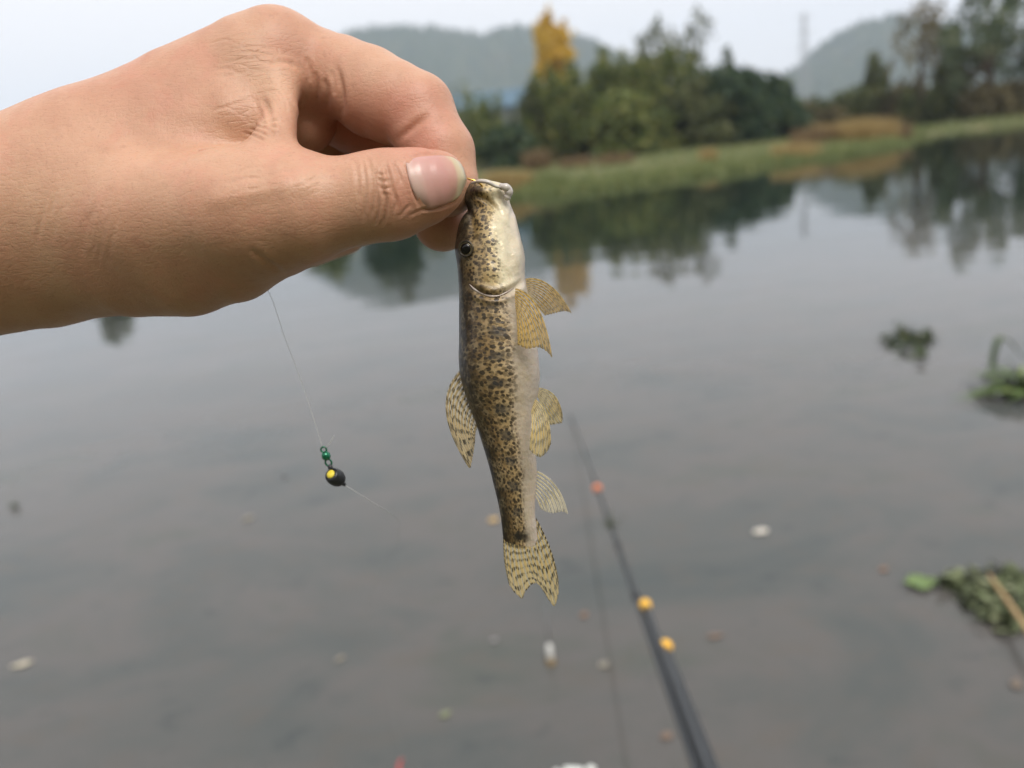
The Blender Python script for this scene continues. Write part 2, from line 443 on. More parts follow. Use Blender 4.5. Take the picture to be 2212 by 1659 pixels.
# behind the hand, seen as reflections
B_('bush', 'dark green bush mirrored below the thumb', 'bush', GB, 800, 362, 128, 60, 2.3, 'dark', 3600, .26, 'round', seed=27)
B_('bush', 'green bush mirrored beside the thumb joint', 'bush', GB, 660, 375, 218, 61, 2.0, 'bamboo', 2200, .26, 'round', seed=28)
B_('tree', 'green tree whose mirrored top shows under the wrist', 'tree', GB, 150, 420, 236, 50, 1.6, 'willow', 1800, .24, 'airy', seed=29)
B_('bush', 'low bush mirrored behind the middle fingertip', 'bush', GB, 905, 352, 232, 60, 1.8, 'olive', 1600, .24, 'round', seed=30)
# right side
B_('scrub', 'brown dry scrub beside the dark thicket', 'scrub', GB, 1745, 285, 208, 66, 3.2, 'brown', 3400, .24, 'scrub', seed=31)
B_('scrub', 'olive brown scrub below the small conifer', 'scrub', GB, 1850, 275, 178, 68, 3.6, 'olive', 4200, .24, 'scrub', seed=32)
B_('scrub', 'rusty brown scrub right of the conifer', 'scrub', GB, 1950, 265, 170, 68, 3.2, 'brown', 3400, .24, 'scrub', seed=33)
B_('scrub', 'dark brown scrub under the tall willow', 'scrub', GB, 2060, 262, 170, 62, 3.6, 'olive', 4200, .24, 'scrub', seed=34)
B_('scrub', 'dark scrub at the far right waterline', 'scrub', GB, 2185, 256, 165, 60, 3.4, 'brown', 3800, .24, 'scrub', seed=35)
B_('conifer', 'small dark conifer standing alone before the rounded hill', 'tree', GB, 1895, 268, 90, 74, 1.2, 'olive', 2200, .2, 'round', seed=36)
B_('tree', 'thin rust tinged tree with bare twigs', 'tree', GB, 1990, 262, 12, 66, 2.8, 'brown', 1300, .17, 'airy', seed=37)
B_('tree', 'tall feathery grey green willow at the waterside', 'tree', GB, 2140, 258, -45, 60, 3.8, 'willow', 2600, .20, 'airy', seed=38)
B_('tree', 'second feathery willow with a bushy brown lower crown', 'tree', GB, 2225, 252, -20, 61, 3.6, 'willow', 2000, .20, 'airy', seed=39)
B_('bush', 'grey brown bushy tree leaning against the willow', 'bush', GB, 2082, 260, 105, 63, 2.0, 'olive', 2400, .22, 'airy', seed=40)

# ---- grass on the far bank
def blades(xy, zf, h, wd, rng, spread=.35):
    n = len(xy)
    base = np.c_[xy, zf]
    a = rng.rand(n)*6.28; hh = h*(.5+.8*rng.rand(n))
    lean = np.c_[np.cos(a), np.sin(a), np.zeros(n)]*(spread*hh*rng.rand(n))[:, None]
    a2 = rng.rand(n)*6.28
    sd_ = np.c_[np.cos(a2), np.sin(a2), np.zeros(n)]*wd
    V = np.empty((n, 4, 3))
    V[:, 0] = base-sd_; V[:, 1] = base+sd_
    top = base+lean; top[:, 2] += hh
    V[:, 2] = top+sd_*.25; V[:, 3] = top-sd_*.25
    return V.reshape(-1, 3), np.arange(4*n).reshape(n, 4)
rng = np.random.RandomState(50)
n = 26000
x = rng.uniform(-30, 42, n); d = rng.rand(n)**1.6*26 - .3
y = yshore(x)+d; z = ground_z(x, y)-.02
V, F = blades(np.c_[x, y], np.maximum(z, -.05), .20, .03, rng)
tag(mesh_obj('bank_grass', V, F, LM['grass'], origin=(0, 30, 0), smooth=False), 'short green grass covering the far river bank', 'grass', None, 'stuff')
n = 15000
x = rng.uniform(-14, 26, n); d = rng.rand(n)*2.4 - .9
y = yshore(x)+d; z = np.maximum(ground_z(x, y), 0)-.02
V, F = blades(np.c_[x, y], z, .22, .035, rng, .8)
tag(mesh_obj('water_weed', V, F, LM['grass'], origin=(0, 28, 0), smooth=False), 'fresh green weed fringing the far waterline', 'weed', None, 'stuff')

def tuft(u, v, h, rad, matk, n, label, seed, y=None):
    rng = np.random.RandomState(seed)
    c = W(u, v, .2) if y is None else np.array([*atY(u, v, y)[:2], 0])
    a = rng.rand(n)*6.28; r = rad*np.sqrt(rng.rand(n))
    xy = np.c_[c[0]+np.cos(a)*r, c[1]+np.sin(a)*r*.6]
    z = np.maximum(ground_z(xy[:, 0], xy[:, 1]), 0)-.03
    V, F = blades(xy, z, h, .025, rng, .55)
    o = mesh_obj('dry_grass_tuft', V, F, LM[matk], smooth=False)
    tag(o, label, 'grass', 'tufts of dry grass on the far bank')
TF = [(1085, 412, .62, .62, 'straw', 700, 'bright straw coloured grass tuft beside the fish mouth'),
      (1120, 405, .5, .6, 'straw', 520, 'smaller straw coloured tuft touching the bright one'),
      (1163, 380, 1.0, .7, 'tan', 620, 'tall tan grass tuft below the yellow tree'),
      (1245, 372, .55, .9, 'tan', 560, 'low tan grass patch in front of the bamboo'),
      (1330, 362, .5, 1.0, 'tan', 560, 'faded tan grass patch midway along the bank'),
      (1530, 352, .45, .35, 'straw', 260, 'small yellow tuft below the domed bush'),
      (1190, 398, .4, .8, 'grass', 500, 'fresh green tuft right of the straw grass'),
      (1760, 318, .7, 1.2, 'tan', 700, 'brownish grass patch below the dry scrub'),
      (1810, 312, .8, 1.4, 'straw', 900, 'golden grass patch on the grassy point'),
      (1880, 306, .95, 1.3, 'straw', 900, 'tall golden reeds at the tip of the grassy point'),
      (1925, 300, .8, 1.0, 'tan', 700, 'pale reeds ending the grassy point'),
      (1720, 335, .5, 1.0, 'straw', 420, 'thin yellowish grass where the point begins'),
      (1985, 284, .35, 1.0, 'grass', 500, 'green tuft at the water beyond the point')]
for k, a in enumerate(TF): tuft(*a, seed=60+k)

# ---- far buildings and pylon
BLUE = simple_mat('blue_sheet_roof', (.06, .12, .17), (.08, .14, .19), .7, .6)
PALE = simple_mat('pale_render_wall', (.09, .11, .10), (.12, .13, .12), .8, .5)
root = None
def shed(u0, u1, v0, v1, y, label):
    a = atY(u0, v1, y); c = atY(u1, v0, y)
    x0, x1 = a[0], c[0]; zt = (atY((u0+u1)/2, v0, y))[2]; zb = atY((u0+u1)/2, v1, y)[2]
    g = float(ground_z((x0+x1)/2, y))
    r_ = empty('long_shed', ((x0+x1)/2, y, g)); tag(r_, label, 'shed')
    def boxm(p0, p1):
        X0, Y0, Z0 = p0; X1, Y1, Z1 = p1
        V = [(X0, Y0, Z0), (X1, Y0, Z0), (X1, Y1, Z0), (X0, Y1, Z0), (X0, Y0, Z1), (X1, Y0, Z1), (X1, Y1, Z1), (X0, Y1, Z1)]
        return V, [(0, 3, 2, 1), (4, 5, 6, 7), (0, 1, 5, 4), (1, 2, 6, 5), (2, 3, 7, 6), (3, 0, 4, 7)]
    V, F = boxm((x0, y, g-.2), (x1, y+14, zb)); mesh_obj('wall', V, F, PALE, r_, smooth=False)
    ym = y+7; o_ = .6
    V = [(x0-o_, y-o_, zb), (x1+o_, y-o_, zb), (x1+o_, y+14+o_, zb), (x0-o_, y+14+o_, zb), (x0-o_, ym, zt+1.2), (x1+o_, ym, zt+1.2),
         (x0-o_, y-o_, zb+.25), (x1+o_, y-o_, zb+.25), (x1+o_, y+14+o_, zb+.25), (x0-o_, y+14+o_, zb+.25)]
    F = [(0, 3, 2, 1), (0, 1, 7, 6), (6, 7, 5, 4), (2, 3, 9, 8), (8, 9, 4, 5), (1, 2, 8, 5, 7), (3, 0, 6, 4, 9)]
    mesh_obj('roof', V, F, BLUE, r_, smooth=False)
    for k in range(4):
        xx = x0+(x1-x0)*(k+.5)/4
        V, F = boxm((xx-.9, y-.06, g+1.2), (xx+.9, y+.05, g+2.6)); mesh_obj('window', V, F, BARK, r_, smooth=False)
shed(930, 1135, 208, 238, 150, 'long shed with a light blue roof behind the bamboo')

STEEL = simple_mat('galvanised_steel', (.30, .31, .32), (.38, .39, .40), .5, .5, metal=.6)
def pylon(u, vtop, vbase, y):
    x = atY(u, vbase, y)[0]; zt = atY(u, vtop, y)[2]; z0 = 1.0
    Hh = zt-z0; parts = []
    def wdt(f): return 3.6*(1-f)**1.3+.55
    lv = np.linspace(0, 1, 13)
    for sx in (-1, 1):
        for sy in (-1, 1):
            pts = [(x+sx*wdt(f), y+sy*wdt(f), z0+Hh*f) for f in lv]
            parts.append(tube(pts, .16, 5))
    for i in range(12):
        f0, f1 = lv[i], lv[i+1]
        for sx in (-1, 1):
            for (ax, fa, fb) in ((0, f0, f1), (0, f1, f0), (1, f0, f1)):
                if ax == 0: p0 = (x-wdt(fa), y+sx*wdt(fa), z0+Hh*fa); p1 = (x+wdt(fb), y+sx*wdt(fb), z0+Hh*fb)
                else: p0 = (x+sx*wdt(fa), y-wdt(fa), z0+Hh*fa); p1 = (x+sx*wdt(fb), y+wdt(fb), z0+Hh*fb)
                parts.append(tube([p0, p1], .09, 4))
    root = empty('power_pylon', (x, y, z0)); tag(root, 'slim lattice power pylon rising left of the rounded hill', 'pylon')
    V, F = join(parts); mesh_obj('lattice_mast', V, F, STEEL, root, smooth=False)
    for f in (.72, .84, .96):
        V, F = join([tube([(x-4.6, y, z0+Hh*f), (x, y, z0+Hh*f+.5), (x+4.6, y, z0+Hh*f)], .14, 5), tube([(x-4.6, y, z0+Hh*f), (x, y, z0+Hh*f-.5), (x+4.6, y, z0+Hh*f)], .10, 5)])
        mesh_obj('cross_arm', V, F, STEEL, root, smooth=False)
pylon(1737, 28, 262, 430)

# ------------------------------------------------------------------ the hand (one continuous surface grown from a distance field)
VX = 0.45e-3
def mm(u, v, D): return P(u, v, D*1e-3)
GMIN = np.array([-.232, -.012, -.325]); GMAX = np.array([.004, .124, -.176])
GN = np.ceil((GMAX-GMIN)/VX).astype(int)+1
AX = [GMIN[i]+VX*np.arange(GN[i]) for i in range(3)]
BIG = np.float32(.03)
def box_of(pts, rads, pad):
    lo = np.min([p-r for p, r in zip(pts, rads)], 0)-pad; hi = np.max([p+r for p, r in zip(pts, rads)], 0)+pad
    i0 = np.clip(np.floor((lo-GMIN)/VX).astype(int), 0, GN); i1 = np.clip(np.ceil((hi-GMIN)/VX).astype(int)+1, 0, GN)
    return tuple(slice(a, b_) for a, b_ in zip(i0, i1))
def cone_sd(sl, a, b_, r1, r2, sq=None):
    x = AX[0][sl[0]].astype(np.float32)[:, None, None]; y = AX[1][sl[1]].astype(np.float32)[None, :, None]; z = AX[2][sl[2]].astype(np.float32)[None, None, :]
    ax_, ay, az = [np.float32(v) for v in a]; d = (b_-a).astype(np.float32); L = float(d.dot(d)) + 1e-12
    px, py, pz = x-ax_, y-ay, z-az
    h = np.clip((px*d[0]+py*d[1]+pz*d[2])/np.float32(L), 0, 1)
    h2 = h*h*(3-2*h)*np.float32(.5)+h*np.float32(.5)
    qx, qy, qz = px-d[0]*h, py-d[1]*h, pz-d[2]*h
    if sq is not None: qz = qz/np.float32(sq)
    return np.sqrt(qx*qx+qy*qy+qz*qz) - (np.float32(r1)+np.float32(r2-r1)*h2)
def smin(a, b_, k):
    h = np.maximum(k-np.abs(a-b_), 0)/k
    return np.minimum(a, b_)-h*h*np.float32(k*.25)
def add(vol, chain, k, sq=None):
    """chain of (u, v, depth mm, radius mm): smooth union of tapered limbs into vol"""
    k = np.float32(k*1e-3)
    pts = [mm(*c[:3]) for c in chain]; rs = [c[3]*1e-3 for c in chain]
    if len(pts) == 1: pts = pts*2; rs = rs*2
    full = box_of(pts, rs, float(k)+.003)
    if any(s.stop-s.start <= 1 for s in full): return
    tmp = np.full([s.stop-s.start for s in full], BIG, np.float32)
    for i in range(len(pts)-1):
        sl = box_of(pts[i:i+2], rs[i:i+2], float(k)+.003)
        if any(s.stop-s.start <= 1 for s in sl): continue
        loc = tuple(slice(a.start-f.start, a.stop-f.start) for a, f in zip(sl, full))
        tmp[loc] = smin(tmp[loc], cone_sd(sl, pts[i], pts[i+1], rs[i], rs[i+1], sq), np.float32(.0008))
    vol[full] = smin(vol[full], tmp, k)

palm = np.full(GN, BIG, np.float32)
# forearm and wrist
add(palm, [(-700, 560, 212, 28), (-300, 490, 216, 24), (0, 438, 222, 21), (200, 366, 230, 20.5)], 12)
add(palm, [(-700, 660, 222, 28), (-300, 615, 226, 23.5), (0, 576, 232, 19.5), (95, 574, 234, 18.5), (170, 560, 236, 16)], 12)
add(palm, [(-700, 580, 216, 28), (-300, 520, 220, 26), (150, 455, 232, 22)], 12)
# back of the hand: index to little metacarpals
add(palm, [(200, 366, 230, 20.5), (400, 233, 234, 17), (545, 150, 236, 15.4), (592, 130, 236, 14.6)], 9)
add(palm, [(200, 405, 248, 20), (420, 265, 252, 16), (610, 178, 258, 13)], 9)
add(palm, [(180, 430, 262, 19), (600, 238, 280, 13)], 9)
add(palm, [(180, 480, 275, 18), (580, 302, 298, 12)], 9)
add(palm, [(150, 520, 262, 20), (300, 545, 272, 19), (500, 470, 288, 15)], 9)
# skin between thumb and index
add(palm, [(200, 440, 226, 18), (380, 340, 226, 15), (510, 272, 225, 12.5)], 9)
add(palm, [(330, 300, 231, 15), (540, 200, 231, 11)], 9)
# thumb metacarpal and the ball of the thumb
add(palm, [(180, 470, 226, 19), (330, 470, 217, 18), (480, 455, 211, 16.0), (640, 448, 210, 13.0)], 9)
add(palm, [(190, 548, 232, 17.5), (290, 560, 229, 16.8), (400, 559, 226, 16.6), (500, 545, 222, 14.2), (590, 505, 218, 12.2)], 8)
add(palm, [(420, 560, 240, 15), (600, 500, 236, 12)], 8)
# the web edge
web = [(560, 165, 228, 9.5), (602, 185, 223, 5.5), (610, 240, 217, 4.2), (594, 310, 211, 5.6)]
add(palm, web, 7)

final = palm.copy()
def digit(chain, k, kp, extra=(), sq=None, sub=None):
    pts = [mm(*c[:3]) for c in chain]; rs = [c[3]*1e-3 for c in chain]
    for e in extra: pts += [mm(*c[:3]) for c in e[0]]; rs += [c[3]*1e-3 for c in e[0]]
    sl = box_of(pts, rs, .014)
    global AX, GMIN, GN
    sA, sG, sN = AX, GMIN, GN
    off = np.array([s.start for s in sl])
    AX = [AX[i][sl[i]] for i in range(3)]; GMIN = np.array([a[0] for a in AX]); GN = np.array([len(a) for a in AX])
    v = np.full(GN, BIG, np.float32)
    add(v, chain, k, sq)
    for e, ke in extra: add(v, e, ke)
    AX, GMIN, GN = sA, sG, sN
    kp = np.float32(kp*1e-3)
    final[sl] = np.minimum(final[sl], smin(palm[sl], v, kp))
    return v, sl

digit([(600, 310, 300, 10), (690, 392, 302, 9.5), (770, 450, 294, 8.5), (742, 500, 278, 8), (668, 530, 264, 7.4)], 3, 7)
digit([(610, 240, 280, 11.5), (750, 318, 282, 10.5), (858, 398, 276, 9.5), (845, 452, 262, 9), (775, 478, 250, 8)], 3, 7)
digit([(615, 185, 258, 12.5), (760, 252, 258, 11.4), (903, 290, 254, 10.4), (968, 385, 248, 9.4), (956, 480, 238, 8.9)], 3.5, 7,
      extra=[([(800, 268, 257, 10.8), (850, 282, 256, 10.6)], 5)])
digit([(600, 131, 238, 14.6), (690, 160, 239, 12.9), (736, 167, 237, 12.0), (795, 192, 234, 12.3), (850, 218, 231, 11.6), (896, 244, 229, 10.7), (949, 330, 227, 10.3), (965, 398, 226, 9.3)], 4, 3.5,
      extra=[([(656, 200, 245, 12.0), (659, 264, 246, 9.6)], 2.5),              # pad at the root of the index finger
             ([(812, 214, 233, 11.6), (840, 228, 232, 10.6)], 3),
             ([(906, 233, 229, 9.8)], 3)])
digit([(560, 452, 211, 14.2), (665, 448, 210, 12.9), (740, 440, 210, 11.5), (822, 424, 210, 11.1), (900, 402, 209.5, 9.9), (946, 391, 210, 7.9)], 4, 8,
      extra=[([(800, 425, 209, 11.0), (830, 420, 209, 11.0)], 4),
             ([(860, 425, 211, 10.2), (915, 412, 212, 8.8)], 4)])

def surface_nets(vol):
    s = vol < 0
    nx, ny, nz_ = vol.shape
    c = np.zeros((nx-1, ny-1, nz_-1), np.uint8)
    offs = [(i, j, k) for i in (0, 1) for j in (0, 1) for k in (0, 1)]
    for (i, j, k) in offs: c += s[i:nx-1+i, j:ny-1+j, k:nz_-1+k]
    act = (c > 0) & (c < 8)
    I, J, K = np.nonzero(act)
    ids = np.full(c.shape, -1, np.int32); ids[I, J, K] = np.arange(len(I))
    acc = np.zeros((len(I), 3)); cnt = np.zeros(len(I))
    for a in offs:
        for ax_ in range(3):
            if a[ax_] == 1: continue
            b2 = list(a); b2[ax_] = 1
            va = vol[I+a[0], J+a[1], K+a[2]]; vb = vol[I+b2[0], J+b2[1], K+b2[2]]
            cr_ = (va < 0) != (vb < 0)
            tt = np.where(cr_, va/(va-vb+1e-20), 0)
            pt = np.tile(np.array(a, float), (len(I), 1)); pt[:, ax_] += tt
            acc[cr_] += pt[cr_]; cnt[cr_] += 1
    V = np.c_[I, J, K]+acc/cnt[:, None]
    Fs = []
    for ax_ in range(3):
        o1, o2 = [(1, 2), (2, 0), (0, 1)][ax_]
        sl0 = [slice(None)]*3; sl1 = [slice(None)]*3
        sl0[ax_] = slice(0, -1); sl1[ax_] = slice(1, None)
        e0, e1 = s[tuple(sl0)], s[tuple(sl1)]
        for flip, msk in ((False, e0 & ~e1), (True, ~e0 & e1)):
            idx = np.array(np.nonzero(msk)).T
            ok = (idx[:, o1] > 0) & (idx[:, o2] > 0) & (idx[:, o1] < c.shape[o1]) & (idx[:, o2] < c.shape[o2])
            idx = idx[ok]
            q = []
            for (d1, d2) in ((-1, -1), (0, -1), (0, 0), (-1, 0)):
                k2 = idx.copy(); k2[:, o1] += d1; k2[:, o2] += d2
                q.append(ids[k2[:, 0], k2[:, 1], k2[:, 2]])
            q = np.stack(q, 1)
            if flip: q = q[:, ::-1]
            Fs.append(q)
    F = np.concatenate(Fs); F = F[(F >= 0).all(1)]
    return GMIN+V*VX, F
HV, HF = surface_nets(final)
del palm, final

def vnormals(V, F):
    n = np.cross(V[F[:, 2]]-V[F[:, 0]], V[F[:, 3]]-V[F[:, 1]])
    N = np.zeros_like(V)
    for k in range(4): np.add.at(N, F[:, k], n)
    return N/(np.linalg.norm(N, axis=1)[:, None]+1e-20)
def relax(V, F, it, lam=.5):
    n = len(V)
    e = np.concatenate([F[:, [0, 1]], F[:, [1, 2]], F[:, [2, 3]], F[:, [3, 0]]])
    cnt = np.bincount(e[:, 0], minlength=n)+np.bincount(e[:, 1], minlength=n)
    cnt = np.maximum(cnt, 1)
    for _ in range(it):
        S = np.stack([np.bincount(e[:, 0], V[e[:, 1], k], n)+np.bincount(e[:, 1], V[e[:, 0], k], n) for k in range(3)], 1)
        V = V+lam*(S/cnt[:, None]-V)
    return V
# keep the cut rim of the forearm fixed while relaxing
HV0 = HV; HV = relax(HV, HF, 6); rim = HV0[:, 0] < GMIN[0]+3*VX; HV[rim] = HV0[rim]

def proj22(V): return 1106+F22*V[:, 0]/-V[:, 2], 829.5-F22*V[:, 1]/-V[:, 2]
def seg_dist(u, v, poly):
    best = np.full(len(u), 1e9); tt = np.zeros(len(u))
    poly = np.array(poly, float); L = np.r_[0, np.cumsum(np.linalg.norm(np.diff(poly, axis=0), axis=1))]
    for i in range(len(poly)-1):
        a, d = poly[i], poly[i+1]-poly[i]
        h = np.clip(((u-a[0])*d[0]+(v-a[1])*d[1])/(d.dot(d)+1e-9), 0, 1)
        dd = np.hypot(u-a[0]-d[0]*h, v-a[1]-d[1]*h)
        k = dd < best; best[k] = dd[k]; tt[k] = ((L[i]+h*(L[i+1]-L[i]))/L[-1])[k]
    return best, tt
def crease(V, N, poly, depth, width, dmin=0, dmax=999, ridge=.35, smoothpoly=True, taper=5.0):
    """press a fold into the skin along a line seen from the thumb side; depth mm, width in picture units"""
    if smoothpoly and len(poly) > 2: poly = catmull(poly, 24)
    poly = np.array(poly, float)
    u, v = proj22(V); D = -V[:, 2]*1e3
    pad = width*4
    view = V/np.linalg.norm(V, axis=1)[:, None]
    msk = (u > poly[:, 0].min()-pad) & (u < poly[:, 0].max()+pad) & (v > poly[:, 1].min()-pad) & (v < poly[:, 1].max()+pad) & (D > dmin) & (D < dmax) & ((N*view).sum(1) < -.05)
    i = np.nonzero(msk)[0]
    if not len(i): return
    d, t = seg_dist(u[i], v[i], poly)
    end = np.clip(np.minimum(t, 1-t)*taper, 0, 1); end = end*end*(3-2*end)
    f = -np.exp(-(d/width)**2)+ridge*np.exp(-((d-2.0*width)/(width*1.1))**2)
    V[i] += N[i]*(f*end*depth*1e-3)[:, None]

HN = vnormals(HV, HF)
C = lambda *a, **k: crease(HV, HN, *a, **k)
# thumb joint wrinkles
TM = dict(dmin=180, dmax=214)
for pts, dp, wd in [
  ([(807, 352), (814, 401), (817, 443), (812, 492)], .55, 3.6),
  ([(821, 362), (824, 403), (834, 431), (832, 462), (825, 496)], .75, 3.6),
  ([(831, 344), (841, 383), (848, 410), (857, 436), (851, 462)], .55, 3.4),
  ([(794, 332), (801, 370), (806, 426), (801, 480)], .5, 3.6),
  ([(782, 336), (789, 390), (789, 440), (784, 486)], .38, 4),
  ([(846, 346), (862, 378), (868, 397)], .35, 3.4),
  ([(768, 340), (774, 390), (775, 440)], .22, 5),
  ([(815, 385), (828, 392), (842, 390)], .3, 2.6), ([(818, 402), (830, 408), (846, 404)], .3, 2.6),
  ([(812, 372), (826, 378), (838, 372)], .22, 2.6), ([(824, 418), (836, 420), (850, 424)], .22, 2.6),
  ([(862, 470), (876, 452), (886, 440)], .25, 3), ([(880, 468), (900, 458), (930, 452)], .25, 3),
  # nail folds
  ([(874, 345), (888, 386), (896, 420), (908, 450)], .7, 3.2),
  ([(904, 450), (930, 452), (960, 445), (990, 430)], .55, 3.2),
  ([(876, 343), (910, 334), (955, 332)], .4, 3),
  ]: C(pts, dp, wd, **TM)
# index finger
C([(718, 120), (730, 160), (736, 200), (737, 236), (728, 282)], 1.1, 8.0, dmin=215, dmax=262, ridge=.15, taper=2.2)
C([(700, 165), (706, 200), (705, 240)], .35, 6, dmin=215, dmax=262)
C([(680, 150), (684, 190), (682, 230)], .4, 6, dmin=215, dmax=262)
C([(716, 150), (721, 180), (722, 210)], .3, 5, dmin=215, dmax=262)
C([(660, 120), (668, 150), (672, 180)], .35, 6, dmin=205, dmax=262)
C([(944, 240), (925, 251), (902, 266), (880, 285), (850, 312)], .85, 8.0, dmin=210, dmax=240, ridge=.12, taper=2.2)
C([(962, 165), (975, 182), (984, 200)], .3, 3, dmin=205, dmax=245); C([(978, 215), (990, 240)], .25, 3, dmin=205, dmax=245)
# knuckle and web folds
rngc = np.random.RandomState(9)
for k in range(11):
    v0 = 84+k*8.0+rngc.uniform(-4, 4); u0 = 455+rngc.uniform(-10, 70); u1 = u0+rngc.uniform(50, 120)
    C([(u0, v0+4), ((u0+u1)/2, v0+rngc.uniform(-4, 4)-2), (min(u1, 634), v0+rngc.uniform(-4, 8)+4)], rngc.uniform(.06, .17), rngc.uniform(2.2, 3.6), dmin=190, dmax=245)
for k in range(12):                                       # arcs running round into the web
    f = k/11
    C([(448+f*120, 232-f*50+8), (500+f*100, 236-f*36), (532+f*86, 258-f*30), (556+f*62, 292-f*34)], .08+.14*f+rngc.uniform(0, .08), 3.0, dmin=190, dmax=240)
for k in range(5):
    C([(520+k*14, 284-k*6), (545+k*13, 292-k*8), (574+k*9, 306-k*9)], .30, 2.8, dmin=190, dmax=240)
for k in range(9):                                        # slanting folds toward the thumb ball
    u0 = 470+rngc.uniform(0, 180); v0 = 380+rngc.uniform(-10, 50)
    C([(u0, v0), (u0+40, v0-14), (u0+85, v0-16)], rngc.uniform(.05, .12), 3.5, dmin=180, dmax=230)
for k in range(16):                                       # wrist folds
    u0 = 40+rngc.uniform(0, 230); v0 = 400+rngc.uniform(-40, 60); ln = rngc.uniform(60, 170)
    C([(u0+ln*.22, v0), (u0+ln*.09+rngc.uniform(-4, 4), v0+ln*.5), (u0, v0+ln)], rngc.uniform(.05, .13), rngc.uniform(4, 8), dmin=180, dmax=250)
C([(535, 535), (580, 568), (630, 606)], .35, 7, dmin=180, dmax=250)
C([(600, 330), (640, 405), (660, 470)], .15, 14, dmin=180, dmax=250)
C([(562, 205), (575, 228), (585, 258), (586, 305)], .5, 7, dmin=190, dmax=245)
C([(548, 212), (560, 236), (568, 262), (566, 292)], .25, 5.5, dmin=190, dmax=245)
C([(640, 150), (628, 138), (604, 134), (575, 138)], .45, 5, dmin=190, dmax=245)
# shallow tendon hollows
C([(250, 300), (360, 330), (470, 345), (560, 345)], .7, 30, dmin=180, dmax=250, ridge=0)
C([(420, 440), (520, 420), (620, 400), (700, 395)], -.45, 22, dmin=180, dmax=250, ridge=0)
HV = relax(HV, HF, 1, .25)
rim = HV0[:, 0] < GMIN[0]+3*VX; HV[rim] = HV0[rim]

# carry the forearm on past the frame to the elbow
left = np.bincount(HF[:, [0, 1]].ravel(), minlength=len(HV))
def boundary_loops(F):
    e = np.concatenate([F[:, [0, 1]], F[:, [1, 2]], F[:, [2, 3]], F[:, [3, 0]]])
    key = np.sort(e, 1); K_ = key[:, 0].astype(np.int64)*10**7+key[:, 1]
    uq, inv, ct = np.unique(K_, return_inverse=True, return_counts=True)
    return e[ct[inv] == 1]
be = boundary_loops(HF)
be = be[(HV[be[:, 0], 0] < GMIN[0]+4*VX) & (HV[be[:, 1], 0] < GMIN[0]+4*VX)]
extraV = [HV]; extraF = [HF]; off = len(HV)
if len(be):
    loop = np.unique(be); cen = HV[loop].mean(0)
    remap = {int(q): k for k, q in enumerate(loop)}
    prev = {int(q): int(q) for q in loop}
    for st, (dx, dy, dz, sc) in enumerate([(-.03, -.010, .004, 1.04), (-.08, -.030, .012, 1.10), (-.15, -.06, .03, 1.18), (-.20, -.085, .045, 1.15)]):
        nv = cen+(HV[loop]-cen)*sc+[dx, dy, dz]
        extraV.append(nv)
        cur = {int(q): off+k for k, q in enumerate(loop)}
        extraF.append(np.array([(prev[int(b2)], prev[int(a)], cur[int(a)], cur[int(b2)]) for a, b2 in be]))
        prev = cur; off += len(loop)
    extraV.append((cen+[-.205, -.087, .046])[None])
    cap = [(prev[int(b2)], prev[int(a)], off, off) for a, b2 in be]
    capF = [c_[:3] for c_ in cap]; off += 1
else: capF = []
HVa = np.concatenate(extraV); HFa = [tuple(q) for q in np.concatenate(extraF).tolist()]+capF

# skin colouring: painted per vertex, shade under the hand included, plus fine procedural relief
u, v = proj22(HVa); D = -HVa[:, 2]*1e3
fold = np.full(len(HVa), .20)
for (cu, cv, ru, rv, am) in [(555, 120, 75, 55, 1), (600, 170, 50, 50, .8), (540, 245, 70, 45, .7), (828, 410, 30, 70, .22), (700, 170, 50, 70, .3), (960, 180, 40, 30, .5)]:
    fold = np.maximum(fold, am*np.exp(-((u-cu)/ru)**2-((v-cv)/rv)**2))
Cc = np.tile(np.array([.525, .295, .19]), (len(HVa), 1))
def dab(cu, cv, ru, rv, colr, amt, dmin=0, dmax=999):
    g = np.exp(-((u-cu)/ru)**2-((v-cv)/rv)**2)*amt*((D > dmin) & (D < dmax))
    Cc[:] = Cc*(1-g[:, None])+np.array(colr)*g[:, None]
PINK = (.50, .21, .15); TANC = (.36, .185, .105); PALE_ = (.60, .38, .25); RED = (.44, .15, .10)
dab(850, 235, 120, 70, PINK, .75); dab(820, 280, 90, 40, RED, .35); dab(700, 240, 70, 80, PINK, .6)
dab(960, 490, 60, 80, RED, .75, 225); dab(920, 320, 70, 50, PINK, .6); dab(990, 380, 40, 50, PALE_, .4, 215)
dab(870, 430, 40, 70, PINK, .5, 0, 225); dab(960, 450, 60, 25, PINK, .4, 0, 225); dab(825, 395, 26, 40, TANC, .3, 0, 225)
dab(520, 105, 70, 40, TANC, .55); dab(600, 80, 40, 50, PINK, .25); dab(560, 180, 70, 40, PALE_, .45); dab(590, 260, 40, 60, PALE_, .4)
dab(300, 180, 160, 70, PINK, .22); dab(620, 395, 110, 45, PALE_, .35); dab(430, 470, 120, 60, PINK, .15)
dab(60, 400, 120, 120, PALE_, .25); dab(80, 620, 160, 90, TANC, .5); dab(420, 620, 200, 60, TANC, .4); dab(780, 300, 80, 50, RED, .75, 243)  # tan dabs, here and below: shade painted under wrist and thumb ball
dab(790, 500, 80, 40, RED, .5, 232); dab(600, 560, 60, 40, TANC, .3); dab(720, 500, 60, 40, TANC, .2, 0, 222)
m, nt, out = new_mat('bare_skin'); b = NB(nt)
at = b.n('ShaderNodeVertexColor', layer_name='pigment_shade')
t = b.n('ShaderNodeTexCoord'); ob = t.outputs['Object']
n1 = b.noise(ob, 90, 4, .6); n2 = b.noise(ob, 420, 3, .6); n3 = b.noise(ob, 35, 3, .5)
n5 = b.noise(ob, 60, 4, .65, .4); c0_ = at.outputs['Color']
